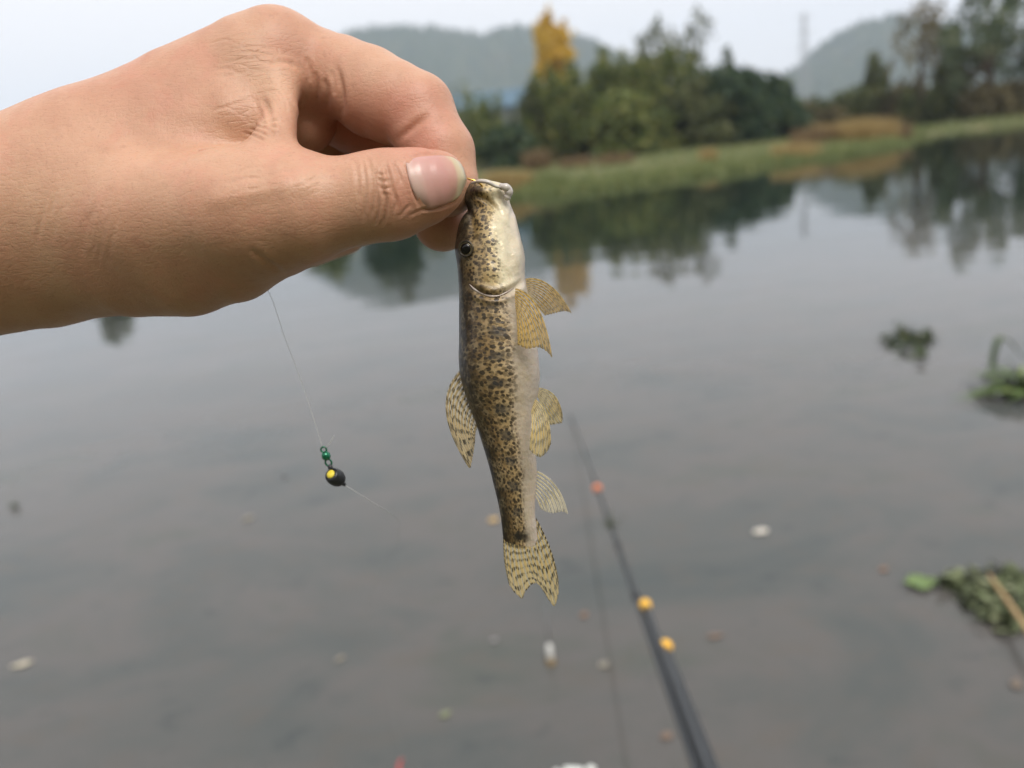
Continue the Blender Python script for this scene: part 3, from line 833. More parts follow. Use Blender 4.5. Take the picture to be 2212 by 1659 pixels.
c0_ = b.mix(b.step(n5, .50, .66, 0, .35), c0_, (.54, .23, .16))
c = b.mix(b.step(n1, .35, .7, 0, .34), c0_, (.38, .18, .115))
c = b.mix(b.step(n3, .45, .7, 0, .25), c, (.60, .40, .265))
c = b.mix(b.step(n2, .58, .76, 0, .30), c, (.31, .15, .09))
n4 = b.noise(ob, 1500, 2, .5); c = b.mix(b.step(n4, .60, .74, 0, .30), c, (.27, .125, .075))
vo = b.n('ShaderNodeTexVoronoi', feature='DISTANCE_TO_EDGE'); b.l(ob, vo.inputs['Vector']); vo.inputs['Scale'].default_value = 1300
vo.inputs['Randomness'].default_value = 1
mp = b.n('ShaderNodeMapping'); b.l(ob, mp.inputs['Vector']); mp.inputs['Scale'].default_value = (1, .45, 1); mp.inputs['Rotation'].default_value = (0, R(30), R(20))
v2 = b.n('ShaderNodeTexVoronoi', feature='DISTANCE_TO_EDGE'); b.l(mp.outputs[0], v2.inputs['Vector']); v2.inputs['Scale'].default_value = 520
h1 = b.m('MINIMUM', b.m('MULTIPLY', vo.outputs['Distance'], 3.2), .5)
h2 = b.m('MINIMUM', b.m('MULTIPLY', v2.outputs['Distance'], 3.0), .6)
hh = b.m('ADD', b.m('MULTIPLY', h1, .5), b.m('ADD', b.m('MULTIPLY', h2, .6), b.m('MULTIPLY', n2, 1.1)))
nr = b.bump(hh, .38, .00020)
fa = b.n('ShaderNodeAttribute', attribute_name='fold')
mpa = b.n('ShaderNodeMapping'); b.l(ob, mpa.inputs['Vector']); mpa.inputs['Scale'].default_value = (.22, .4, 1); mpa.inputs['Rotation'].default_value = (0, R(-8), 0)
fw = b.n('ShaderNodeTexVoronoi', feature='DISTANCE_TO_EDGE'); b.l(mpa.outputs[0], fw.inputs['Vector']); fw.inputs['Scale'].default_value = 700
fh = b.m('MULTIPLY', b.m('MINIMUM', b.m('MULTIPLY', fw.outputs['Distance'], 4.0), .5), fa.outputs['Fac'])
nr = b.bump(fh, .45, .0005, nr)
nr = b.bump(n1, .25, .0008, nr)
p = b.n('ShaderNodeBsdfPrincipled'); b.l(c, p.inputs['Base Color']); b.l(nr, p.inputs['Normal'])
b.l(b.step(n1, .3, .7, .40, .52), p.inputs['Roughness']); p.inputs['Specular IOR Level'].default_value = .42
p.inputs['Subsurface Weight'].default_value = .20; p.inputs['Subsurface Radius'].default_value = (1, .28, .14); p.inputs['Subsurface Scale'].default_value = .003
b.l(p.outputs[0], out.inputs[0]); SKIN = m
hand = mesh_obj('hand', c2w(HVa), HFa, SKIN, origin=PW(-100, 560, .225))
ca = hand.data.color_attributes.new('pigment_shade', 'FLOAT_COLOR', 'POINT')
ca.data.foreach_set('color', np.c_[Cc, np.ones(len(Cc))].ravel().astype(np.float32))
fo_ = hand.data.attributes.new('fold', 'FLOAT', 'POINT'); fo_.data.foreach_set('value', fold.astype(np.float32))
tag(hand, 'bare left hand and forearm pinching the hooked fish between thumb and index finger', 'hand')

# thumb nail
bv = BVHTree.FromPolygons([tuple(a) for a in HV], HF.tolist())
def hit_depth(uu, vv):
    d = Vector(P(uu, vv, 1.0)).normalized()
    h = bv.ray_cast(Vector((0, 0, 0)), d)
    return -h[0].z if h[0] is not None else None
topE = catmull([(876.5, 349), (900, 340), (930, 336.5), (957, 336), (982, 342), (997, 355), (1006, 378)], 30)
botE = catmull([(909, 447), (924, 450.5), (945, 446), (965, 439), (985, 429), (1000, 412), (1007.5, 392)], 30)
na, nb2 = 26, 22
G = np.zeros((na, nb2, 2))
for i in range(na):
    f = i/(na-1)
    tp = topE[int(round(f*29))]; bt = botE[int(round(f*29))]
    for j in range(nb2):
        g = j/(nb2-1)
        q = tp+(bt-tp)*g
        q = q + np.array([6.0*(1-f)**2*math.sin(g*math.pi)*-1, 0])
        G[i, j] = q
rows = []; dz = []
for i in range(na):
    for j in range(nb2):
        hd = hit_depth(*G[i, j])
        if hd is not None and hd < .214:
            f, g = i/(na-1), j/(nb2-1)
            rows.append([1, f, g, f*f, g*g, f*g]); dz.append(hd)
co = np.linalg.lstsq(np.array(rows), np.array(dz), rcond=None)[0]
NV = []
for i in range(na):
    for j in range(nb2):
        f, g = i/(na-1), j/(nb2-1)
        dd = co.dot([1, f, g, f*f, g*g, f*g]) - .0009 + .0007*(2*g-1)**4 + .0007*max(0, 1-f*6) - .0002*f
        NV.append(P(*G[i, j], dd))
NVt = np.array(NV); back = NVt+np.array([0, 0, -.0007])
NF = []
for i in range(na-1):
    for j in range(nb2-1):
        a = i*nb2+j; NF.append((a, a+nb2, a+nb2+1, a+1)); a += na*nb2; NF.append((a, a+1, a+nb2+1, a+nb2))
rim_ = [i*nb2 for i in range(na)]+[(na-1)*nb2+j for j in range(1, nb2)]+[i*nb2+nb2-1 for i in range(na-2, -1, -1)]+[j for j in range(nb2-2, 0, -1)]
for k in range(len(rim_)):
    a, b2 = rim_[k], rim_[(k+1) % len(rim_)]; NF.append((b2, a, a+na*nb2, b2+na*nb2))
m, nt, out = new_mat('finger_nail'); b = NB(nt)
uvn = b.n('ShaderNodeUVMap', uv_map='nail'); sp = b.n('ShaderNodeSeparateXYZ'); b.l(uvn.outputs[0], sp.inputs[0])
fx = b.m('ADD', sp.outputs[0], b.m('MULTIPLY', b.m('POWER', b.m('ABSOLUTE', b.m('SUBTRACT', sp.outputs[1], .5)), 2.0), .55))
c = b.ramp(fx, [(0, (.56, .37, .31)), (.12, (.60, .42, .36)), (.24, (.54, .31, .27)), (.55, (.51, .265, .23)), (.70, (.50, .28, .22)), (.76, (.52, .41, .26)), (.86, (.52, .44, .29)), (1, (.40, .33, .22))])
p = b.n('ShaderNodeBsdfPrincipled'); b.l(c, p.inputs['Base Color']); p.inputs['Roughness'].default_value = .28
rid = b.noise(None, 60, 1); nzr = nt.nodes[-1]; cmb = b.n('ShaderNodeCombineXYZ'); b.l(b.m('MULTIPLY', sp.outputs[1], 1.0), cmb.inputs[1]); b.l(b.m('MULTIPLY', sp.outputs[0], .03), cmb.inputs[0])
b.l(cmb.outputs[0], nzr.inputs['Vector']) if nzr.type == 'TEX_NOISE' else None
b.l(b.bump(rid, .10, .0003), p.inputs['Normal'])
p.inputs['Subsurface Weight'].default_value = .1; p.inputs['Subsurface Scale'].default_value = .001
b.l(p.outputs[0], out.inputs[0]); NAIL = m
o = mesh_obj('thumb_nail', c2w(np.concatenate([NVt, back])), NF, NAIL, hand)
def set_uv(o, name, uv):
    l_ = o.data.uv_layers.new(name=name)
    vi = np.empty(len(o.data.loops), np.int32); o.data.loops.foreach_get('vertex_index', vi)
    l_.data.foreach_set('uv', np.asarray(uv, np.float32)[vi].ravel())
uvv = np.array([(i/(na-1), j/(nb2-1)) for i in range(na) for j in range(nb2)]*2)
set_uv(o, 'nail', uvv)

# ------------------------------------------------------------------ the fish
FD = 222.0                                        # depth of the body axis, mm
prof = np.array([  # v, left (back) edge, right (belly) edge, thickness ratio
 (388.6, 1032, 1044, .8), (391, 1022, 1058, .8), (395, 1016, 1068, .8), (400, 1010, 1088, .74), (406, 1007, 1098, .72), (415, 1003.5, 1101, .72), (425, 1001.5, 1101.5, .74),
 (436, 1004, 1101, .76), (445, 1008, 1104, .77), (455, 1010, 1108, .78), (464, 1004, 1111.5, .80), (475, 996, 1115, .82), (500, 988, 1121, .86), (520, 985, 1125, .88),
 (540, 983, 1130, .9), (560, 986, 1133, .92), (580, 988.5, 1132.5, .93), (600, 990, 1134, .93), (618, 991, 1137, .94), (632, 991.5, 1140, .96), (660, 991.6, 1144, .97), (700, 991.5, 1152, .95),
 (740, 991.5, 1159.5, .93), (780, 991, 1164, .9), (820, 996, 1166, .87), (850, 1004.5, 1162.5, .85), (880, 1015, 1157, .82), (915, 1028, 1155, .78), (950, 1039, 1156, .75),
 (985, 1050, 1157.5, .72), (1015, 1058.5, 1160, .69), (1050, 1067, 1158.5, .66), (1080, 1074.5, 1156.5, .62), (1110, 1080.5, 1156, .54), (1140, 1084.5, 1159, .38),
 (1158, 1086.5, 1160, .20), (1170, 1089, 1159, .10), (1178, 1097, 1154, .05), (1185, 1114, 1146, .03)])
M, N_ = 230, 72
vv = np.interp(np.linspace(0, 1, M), [0, .12, 1], [388.6, 420, 1185])
def pchip(x, y, xq):
    c = catmull(np.c_[x, y], 900); return np.interp(xq, c[:, 0], c[:, 1])
Lq, Rq, Tq = [pchip(prof[:, 0], prof[:, k], vv) for k in (1, 2, 3)]
def fish_depth(v): return FD + 3.0*((v-620)/560.0)**2*np.where(v > 620, 1.0, .4)
FV = []; FUV = []; fcol = []
for i in range(M):
    D0 = fish_depth(vv[i])*1e-3
    px = D0/F22
    cu, hw = (Lq[i]+Rq[i])/2, (Rq[i]-Lq[i])/2
    for k in range(N_):
        th = 2*math.pi*k/N_                        # 0 = back edge (left), pi/2 = facing the viewer, pi = belly
        cx, sx = -math.cos(th), math.sin(th)
        e = 1.0
        uu = cu+hw*np.sign(cx)*abs(cx)**e
        dep = D0 - hw*px*Tq[i]*sx*(1.0 if sx > 0 else .95)
        q = P(uu, vv[i], D0); q[2] = -dep
        FV.append(q)
        tt = th/math.pi if th <= math.pi else 2-th/math.pi
        FUV.append(((vv[i]-388)*FD/F22, tt))
FV = np.array(FV); FUV = np.array(FUV)
FF = [(i*N_+k, (i+1)*N_+k, (i+1)*N_+(k+1) % N_, i*N_+(k+1) % N_) for i in range(M-1) for k in range(N_)]
Fq = np.array(FF)
FN = vnormals(FV, Fq)
if (FN[:, 2]*(FV[:, 2]+FD*1e-3)).sum() < 0: FN = -FN; FF = [q[::-1] for q in FF]
CF = lambda *a, **k: crease(FV, FN, *a, **k)
CF([(1012, 612), (1022, 622), (1038, 632), (1058, 639.5), (1076, 639.5), (1094, 632), (1116, 618), (1128, 600)], 1.1, 5.5, ridge=.5)         # gill slit
CF([(1018, 424), (1036, 425), (1054, 434), (1070, 450), (1085, 472)], .8, 4.5, ridge=.35)
CF([(1006, 445), (1016, 462), (1022, 490), (1020, 520)], .7, 6, ridge=.2)
CF([(1085, 472), (1098, 500), (1102, 540), (1098, 580)], .6, 6, ridge=.3)
CF([(1108, 440), (1104, 480), (1110, 520), (1116, 570)], .5, 4, ridge=.3)
CF([(1062, 560), (1080, 580), (1088, 605)], .25, 5)
# puff out the cheek and snout
def swell(cu, cv, ru, rv, amt):
    u_, v_ = proj22(FV); g = np.exp(-((u_-cu)/ru)**2-((v_-cv)/rv)**2)*(FN[:, 2] > 0)
    FV[:] += FN*(g*amt*1e-3)[:, None]
swell(1062, 590, 40, 34, 1.3); swell(1050, 412, 30, 14, .9); swell(1006, 537, 16, 15, .9); swell(1060, 500, 24, 34, .6); swell(1112, 560, 16, 40, .8)

m, nt, out = new_mat('spotted_fish_skin'); b = NB(nt)
uvn = b.n('ShaderNodeUVMap', uv_map='body'); sp = b.n('ShaderNodeSeparateXYZ'); b.l(uvn.outputs[0], sp.inputs[0])
S, T = sp.outputs[0], sp.outputs[1]
t = b.n('ShaderNodeTexCoord'); ob = t.outputs['Object']
wob = b.noise(ob, 160, 3, .6)
Tw = b.m('ADD', T, b.m('MULTIPLY', b.m('SUBTRACT', wob, .5), .16))
body = b.ramp(Tw, [(.02, (.012, .010, .007)), (.18, (.022, .016, .009)), (.29, (.075, .048, .021)), (.40, (.22, .145, .062)), (.54, (.37, .265, .13)), (.64, (.43, .36, .27)), (.86, (.45, .39, .335)), (1, (.46, .40, .37))])  # dark brown back, deepened with painted shade on that side; head ramp too
head = b.ramp(Tw, [(.02, (.014, .011, .008)), (.20, (.03, .022, .013)), (.30, (.15, .10, .045)), (.42, (.33, .23, .10)), (.53, (.47, .36, .18)), (.61, (.64, .57, .39)), (1, (.46, .40, .37))])
stripe = None
ishead = b.step(b.m('ADD', S, b.m('MULTIPLY', wob, 2.0)), 31.5, 34.5, 1, 0)
c = b.mix(ishead, body, head)
c = b.mix(b.m('MULTIPLY', b.m('MULTIPLY', b.step(Tw, .16, .21), b.step(Tw, .26, .33, 1, 0)), b.m('MULTIPLY', b.step(S, 5, 7), b.step(S, 16, 19, .85, 0))), c, (.035, .03, .024))  # head shading from eye to snout, painted in as a dark band
n1 = b.noise(ob, 900, 2, .5); n0 = b.noise(ob, 330, 3, .6)
c = b.mix(b.step(n0, .45, .62, 0, .45), c, b.mix(.5, c, (.50, .40, .24)))
# scattered round spots
def spots(scale_s, scale_t, rad, seedoff, jit=.9):
    cm = b.n('ShaderNodeCombineXYZ')
    b.l(b.m('MULTIPLY', S, scale_s), cm.inputs[0]); b.l(b.m('MULTIPLY', T, scale_t), cm.inputs[1]); cm.inputs[2].default_value = seedoff
    wv = b.n('ShaderNodeTexNoise'); wv.inputs['Scale'].default_value = 2.2; b.l(cm.outputs[0], wv.inputs['Vector'])
    ad = b.n('ShaderNodeVectorMath', operation='MULTIPLY_ADD'); b.l(wv.outputs['Color'], ad.inputs[0]); ad.inputs[1].default_value = (.55, .55, 0); b.l(cm.outputs[0], ad.inputs[2])
    vo = b.n('ShaderNodeTexVoronoi', voronoi_dimensions='2D'); b.l(ad.outputs[0], vo.inputs['Vector']); vo.inputs['Scale'].default_value = 1; vo.inputs['Randomness'].default_value = jit
    rr = b.m('MULTIPLY', b.m('ADD', b.m('MULTIPLY', vo.outputs['Color'], .9), .45), rad)
    return b.step(vo.outputs['Distance'], b.m('MULTIPLY', rr, .8), b.m('MULTIPLY', rr, 1.25), 1, 0)
s1 = spots(.70, 18, .34, 0.0)
s2 = spots(.95, 23, .40, 3.7)
bodyfade = b.step(Tw, .56, .68, 1, .0)
headfade = b.step(Tw, .54, .64, 1, .0)
fade = b.m('ADD', b.m('MULTIPLY', ishead, headfade), b.m('MULTIPLY', b.m('SUBTRACT', 1, ishead), bodyfade))
sm = b.m('MAXIMUM', b.m('MULTIPLY', s1, b.m('SUBTRACT', 1, ishead)), b.m('MULTIPLY', s2, b.m('ADD', b.m('MULTIPLY', ishead, .35), .6)))
sm = b.m('MULTIPLY', sm, b.m('MAXIMUM', b.m('SUBTRACT', 1, ishead), b.step(b.noise(ob, 140, 3, .6), .36, .56, .25, 1)))
blot = b.m('MULTIPLY', b.m('MULTIPLY', b.step(b.noise(ob, 210, 4, .65), .53, .62), ishead), b.step(Tw, .48, .60, .8, 0))
c = b.mix(blot, c, (.06, .042, .024))
c = b.mix(b.m('MULTIPLY', b.m('MULTIPLY', sm, fade), .92), c, (.022, .016, .011))
# a row of larger grey blotches along the flank
ph = b.m('ADD', b.m('MULTIPLY', S, 2*math.pi/7.2), b.m('MULTIPLY', wob, 2.5))
bl = b.m('MULTIPLY', b.step(b.m('SINE', ph), .0, .9), b.m('MULTIPLY', b.step(Tw, .38, .46), b.step(Tw, .52, .60, 1, 0)))
bl = b.m('MULTIPLY', bl, b.step(S, 34, 38))
c = b.mix(b.m('MULTIPLY', bl, .7), c, (.030, .030, .031))
# dark end of the tail stalk
c = b.mix(b.m('MULTIPLY', b.step(b.m('ABSOLUTE', b.m('SUBTRACT', b.m('ADD', S, b.m('MULTIPLY', n0, 3.0)), 103.0)), .4, 2.0, .85, 0), b.m('MULTIPLY', b.step(Tw, .3, .45), b.step(Tw, .62, .75, 1, 0))), c, (.016, .015, .014))
p = b.n('ShaderNodeBsdfPrincipled'); b.l(c, p.inputs['Base Color'])
p.inputs['Roughness'].default_value = .42; p.inputs['Coat Weight'].default_value = .25; p.inputs['Coat Roughness'].default_value = .14
p.inputs['Specular IOR Level'].default_value = .35
gold = b.m('MULTIPLY', b.m('MULTIPLY', b.step(n1, .52, .64), b.step(Tw, .25, .45)), b.m('ADD', b.m('MULTIPLY', ishead, .28), .10))
b.l(b.m('MULTIPLY', gold, b.m('SUBTRACT', 1, sm)), p.inputs['Metallic'])
# scales
cm = b.n('ShaderNodeCombineXYZ'); b.l(b.m('MULTIPLY', S, .72), cm.inputs[0]); b.l(b.m('MULTIPLY', T, 20), cm.inputs[1])
vs_ = b.n('ShaderNodeTexVoronoi', voronoi_dimensions='2D'); b.l(cm.outputs[0], vs_.inputs['Vector']); vs_.inputs['Scale'].default_value = 1; vs_.inputs['Randomness'].default_value = .8
sh = b.m('MULTIPLY', vs_.outputs['Distance'], b.m('SUBTRACT', 1, ishead))
nr = b.bump(sh, .28, .0003); nr = b.bump(b.noise(ob, 300, 5, .65), .55, .0009, nr); b.l(nr, p.inputs['Normal'])
p.inputs['Subsurface Weight'].default_value = .08; p.inputs['Subsurface Scale'].default_value = .0015
b.l(p.outputs[0], out.inputs[0]); FISH = m

fish = empty('fish', PW(1190, 1300, .225)); fish['_org'] = [float(a) for a in fish.location]
tag(fish, 'small spotted brown fish hanging head up from the hook with spread fins', 'fish')
o = mesh_obj('body', c2w(FV), FF, FISH, fish); set_uv(o, 'body', FUV)
BODY = o
fbv = BVHTree.FromPolygons([tuple(a) for a in FV], FF)
def fhit(uu, vv_):
    h = fbv.ray_cast(Vector((0, 0, 0)), Vector(P(uu, vv_, 1.0)).normalized())
    return -h[0].z if h[0] is not None else FD*1e-3

# lips
LIP = simple_mat('pale_wet_lips', (.44, .40, .37), (.54, .49, .43), .25, 300, .5, .0003, .6)
def lipcurve(pts, r):
    pth = np.array([P(a, b2, d*1e-3) for a, b2, d in pts]); pth = catmull(pth, 26)
    rr = np.interp(np.linspace(0, 1, 26), [0, .15, .5, .85, 1], np.array([.35, .85, 1, .95, .4])*r*1e-3)*(1+.10*np.sin(np.arange(26)*.9))
    return tube(pth, rr, 12)
V, F = lipcurve([(1016, 397, 217), (1034, 391.5, 214.5), (1054, 394, 213.5), (1070, 402, 214.5), (1082, 405, 216)], .5)
o = mesh_obj('upper_lip', c2w(V), F, LIP, fish)
V, F = lipcurve([(1078, 404, 217), (1090, 404, 216), (1098.5, 409, 216.5), (1098, 420, 217), (1091, 432, 217.5)], 1.15)
o = mesh_obj('lower_lip', c2w(V), F, LIP, fish)
V, F = lipcurve([(1016, 397, 226), (1040, 392, 229), (1070, 401, 229), (1094, 406, 226), (1099, 420, 222)], .9)
o = mesh_obj('lip_corner', c2w(V), F, LIP, fish)
# eye
ec = (1007, 537); ed = fhit(*ec)
E = P(*ec, ed)
vdir = E/np.linalg.norm(E)
nrm_ = (-vdir*.82+np.array([-.55, 0, 0])*.5); nrm_ /= np.linalg.norm(nrm_)
t1 = np.cross(nrm_, [0, 1, 0]); t1 /= np.linalg.norm(t1); t2 = np.cross(nrm_, t1)
EYE = simple_mat('black_wet_eye', (.003, .003, .004), (.006, .005, .005), .10, 80, .35, 0, 0)
IRIS = simple_mat('bronze_iris', (.16, .12, .06), (.30, .25, .15), .25, 700, .5, 0, .6, .4)
def disc(c0, r, hgt, mat, name, par):
    V, F = ellipsoid(c0, [t1*r, t2*r, nrm_*hgt], 28, 12); return mesh_obj(name, c2w(V), F, mat, par)
eyeo = disc(E-nrm_*.0002, .00205, .0009, IRIS, 'eye', fish)
disc(E+nrm_*.00045, .00150, .00062, EYE, 'pupil', eyeo)
# lid fold above the eye
pth = np.array([E+(t1*math.cos(a)+t2*math.sin(a))*.0020+nrm_*.0003 for a in np.linspace(0, 2*math.pi, 40)])
V, F = tube(pth, .00033, 8, False); mesh_obj('eye_rim', c2w(V), F, FISH, eyeo)
set_uv(bpy.data.objects['eye_rim'], 'body', np.tile([20.0, .12], (len(V), 1)))
# bony edge of the gill cover
GILL = simple_mat('pearly_gill_edge', (.32, .26, .22), (.46, .39, .34), .2, 300, .5, 0, .6)
gp = catmull([(1014, 613), (1024, 623), (1040, 633), (1058, 638.5), (1076, 638), (1093, 631), (1110, 621)], 34)
pth = np.array([P(a, b2+1.0, fhit(a, b2)-.00015) for a, b2 in gp])
V, F = tube(pth, np.interp(np.linspace(0, 1, 34), [0, .15, .35, .5, .7, .85, 1], [.0001, .00034, .00022, .00040, .00018, .00030, .00008]), 8); mesh_obj('gill_edge', c2w(V), F, GILL, fish)

# ---- fins
def fin_mat(name, base, ray_c, dash_c, nray, rows, dash_amt, alpha, bandy=.25, lead=0.0):
    m, nt, out = new_mat(name); b = NB(nt)
    uvn = b.n('ShaderNodeUVMap', uv_map='fin'); sp = b.n('ShaderNodeSeparateXYZ'); b.l(uvn.outputs[0], sp.inputs[0])
    S, T = sp.outputs[0], sp.outputs[1]
    # rays branch outward: finer stripes in the outer half
    x1 = b.m('MULTIPLY', T, float(nray)); 
    tri = b.m('ABSOLUTE', b.m('SUBTRACT', b.m('FRACT', x1), .5))
    rayline = b.step(tri, .10, .30, 1, 0)
    x2 = b.m('MULTIPLY', T, float(nray*2)); tri2 = b.m('ABSOLUTE', b.m('SUBTRACT', b.m('FRACT', x2), .5))
    ray2 = b.m('MULTIPLY', b.step(tri2, .10, .32, 1, 0), b.step(S, .40, .6))
    rl = b.m('MAXIMUM', b.m('MULTIPLY', rayline, b.step(S, .55, .9, 1, .55)), b.m('MULTIPLY', ray2, .8))
    idx = b.m('FLOOR', x2)
    wn_ = b.n('ShaderNodeTexWhiteNoise', noise_dimensions='1D'); b.l(idx, wn_.inputs['W'])
    cm = b.n('ShaderNodeCombineXYZ'); b.l(b.m('MULTIPLY', S, 9), cm.inputs[0]); b.l(b.m('MULTIPLY', T, 9), cm.inputs[1])
    nz_ = b.noise(cm.outputs[0], 1.0, 2, .5)
    ph = b.m('ADD', b.m('MULTIPLY', S, rows*2*math.pi), b.m('ADD', b.m('MULTIPLY', wn_.outputs['Value'], bandy*6.28), b.m('MULTIPLY', nz_, 5.0)))
    dash = b.step(b.m('SINE', ph), .05, .55)
    inray = b.step(tri2, .22, .44, 1, .0)
    dm = b.m('MULTIPLY', b.m('MULTIPLY', dash, inray), b.m('MULTIPLY', b.step(nz_, .30, .52), dash_amt))
    if lead:
        ld = b.m('MULTIPLY', b.step(b.m('MINIMUM', T, b.m('SUBTRACT', 1, T)), .03, .05, 1, 0), b.step(b.m('SINE', b.m('MULTIPLY', S, 92.0)), -.1, .3))
        dm = b.m('MAXIMUM', dm, b.m('MULTIPLY', ld, lead))
    c = b.mix(rl, base, ray_c); c = b.mix(b.step(S, .0, .16, .55, 0), c, ray_c)
    c = b.mix(dm, c, dash_c)
    p = b.n('ShaderNodeBsdfPrincipled'); b.l(c, p.inputs['Base Color']); p.inputs['Roughness'].default_value = .3; p.inputs['Coat Weight'].default_value = .3
    b.l(b.bump(rl, .5, .0002), p.inputs['Normal'])
    tl = b.n('ShaderNodeBsdfTranslucent'); b.l(c, tl.inputs['Color'])
    ms = b.n('ShaderNodeMixShader'); ms.inputs[0].default_value = .5; b.l(p.outputs[0], ms.inputs[1]); b.l(tl.outputs[0], ms.inputs[2])
    tr = b.n('ShaderNodeBsdfTransparent'); tr.inputs['Color'].default_value = (1, 1, 1, 1)
    m2 = b.n('ShaderNodeMixShader')
    al = b.m('MAXIMUM', b.m('ADD', b.m('MULTIPLY', rl, (1-alpha)*.75), alpha), dm, clamp=True)
    b.l(al, m2.inputs[0]); b.l(tr.outputs[0], m2.inputs[1]); b.l(ms.outputs[0], m2.inputs[2]); b.l(m2.outputs[0], out.inputs[0])
    return m
YEL = (.46, .33, .12); CREAM = (.56, .50, .33); DK = (.035, .026, .016)
FM_tail = fin_mat('tail_fin', (.74, .66, .42), (.68, .52, .22), DK, 13, 7.5, .95, .28, .38, .95)
FM_dors = fin_mat('dorsal_fin', (.78, .68, .44), (.62, .47, .22), DK, 10, 7.0, .95, .34, .42, .6)
FM_pect = fin_mat('pectoral_fin', (.70, .55, .26), (.78, .53, .12), DK, 10, 7.5, .62, .30, .55)
FM_pelv = fin_mat('pelvic_fin', (.84, .76, .48), (.82, .63, .24), DK, 8, 4.5, .62, .26, .5)
FM_anal = fin_mat('anal_fin', (.80, .78, .72), (.82, .72, .45), DK, 8, 1.3, .45, .10, .4)

def fin(name, label, base, mid, outer, mat, d0, d1, d2, nt_=64, ns=22, wave=.25):
    Bc, Mc, Oc = catmull(base, nt_), catmull(mid, nt_), catmull(outer, nt_)
    V = []; UV = []
    for i in range(nt_):
        tt = i/(nt_-1)
        for j in range(ns):
            s = j/(ns-1)
            # quadratic through base, mid (at half way) and outer margin
            q = Bc[i]*(2*(s-.5)*(s-1))+Mc[i]*(4*s*(1-s))+Oc[i]*(2*s*(s-.5))
            a0, a1, a2 = [x[0]+(x[1]-x[0])*tt for x in (d0, d1, d2)]
            dd = a0*(2*(s-.5)*(s-1))+a1*(4*s*(1-s))+a2*(2*s*(s-.5))
            dd += wave*s*math.sin(tt*19)*.5 + .10*s*(1 if i % 4 < 2 else -1)
            q = q + np.array([0, .8*s*s*math.sin(tt*60)*(1 if s > .9 else 0)])
            V.append(P(q[0], q[1], dd*1e-3)); UV.append((s, tt))
    F = [(i*ns+j, (i+1)*ns+j, (i+1)*ns+j+1, i*ns+j+1) for i in range(nt_-1) for j in range(ns-1)]
    o = mesh_obj(name, c2w(V), F, mat, fish)
    set_uv(o, 'fin', UV)
    sm_ = o.modifiers.new('thickness', 'SOLIDIFY'); sm_.thickness = .00022; sm_.offset = 0
    if label: o['label'] = label
    return o
T_ = fish_depth
fin('tail_fin', 'forked tail fin with rows of dark dashes',
    [(1087, 1146), (1098, 1154), (1112, 1158), (1126, 1159), (1140, 1156), (1153, 1146), (1158, 1118)],
    [(1088, 1200), (1096, 1208), (1106, 1212), (1116, 1213), (1127, 1211), (1139, 1208), (1151, 1208), (1163, 1210), (1174, 1208), (1184, 1200), (1191, 1190)],
    [(1098, 1254), (1103, 1268), (1114, 1282), (1128, 1292.5), (1134, 1279), (1144, 1267), (1157, 1259), (1168, 1268), (1182, 1290), (1197, 1309), (1205, 1288), (1206, 1256)],
    FM_tail, (T_(1170), T_(1170)), (T_(1170)-.5, T_(1170)+.8), (T_(1170)-1, T_(1170)+1.5))
# extra outline control for the outer tail edges comes from the mid line above
fin('dorsal_fin', 'spotted dorsal fin folded along the back',
    [(995, 797), (999, 815), (1004, 838), (1013, 862), (1024, 890), (1036, 914)],
    [(962.5, 884), (972, 893), (983, 902), (997, 912), (1012, 922), (1028, 934)],
    [(1008, 1001), (1011, 1007), (1015, 1011), (1018, 1000), (1022, 980), (1026, 952)],
    FM_dors, (T_(830), T_(900)), (T_(850)-2, T_(900)-1), (T_(900)-3, T_(900)-1))
fin('pectoral_fin', 'near pectoral fin spread against the belly',
    [(1114, 622), (1113, 634), (1113, 648), (1114, 662), (1116, 676)],
    [(1163, 664), (1152, 676), (1141, 690), (1129, 700), (1117, 710)],
    [(1193, 772), (1179, 757), (1163, 750), (1139, 753), (1118, 744)],
    FM_pect, (211, 212), (206, 210), (204, 210))
fin('pectoral_fin', 'far pectoral fin pointing outward',
    [(1135, 602), (1136, 611), (1137, 620), (1138, 628), (1139, 636)],
    [(1186, 613.5), (1182, 627), (1176, 639), (1168, 650), (1158, 660)],
    [(1235, 676), (1222, 671.5), (1206, 674), (1190, 678), (1177, 681)],
    FM_pect, (224, 226), (227, 230), (229, 233))
fin('pelvic_fin', 'near pelvic fin, pale yellow with fine dashes',
    [(1157, 862), (1154, 868), (1152, 874), (1150, 880), (1148, 888)],
    [(1182, 897), (1176, 910), (1168, 920), (1158, 926), (1147, 926)],
    [(1190, 958), (1181, 976), (1166, 987), (1154, 981), (1143, 970)],
    FM_pelv, (214, 213), (209, 210), (208, 210))
fin('pelvic_fin', 'far pelvic fin behind the near one',
    [(1163, 837), (1163, 842), (1163, 847), (1162, 852), (1162, 857)],
    [(1195, 850), (1191, 863), (1187, 873), (1181, 882), (1174, 888)],
    [(1212, 884), (1215, 900), (1213, 913), (1202, 915), (1189, 918)],
    FM_pelv, (224, 225), (227, 229), (229, 232))
fin('anal_fin', 'clear anal fin with a few dark streaks',
    [(1160, 1015), (1159, 1030), (1158, 1045), (1157, 1060), (1157, 1074)],
    [(1202, 1048), (1192, 1062), (1181, 1074), (1172, 1084), (1163, 1090)],
    [(1228, 1110), (1214, 1105), (1196, 1108), (1182, 1106), (1169, 1100)],
    FM_anal, (T_(1040), T_(1040)), (T_(1040)-1.5, T_(1040)), (T_(1040)-2.5, T_(1040)+.5))

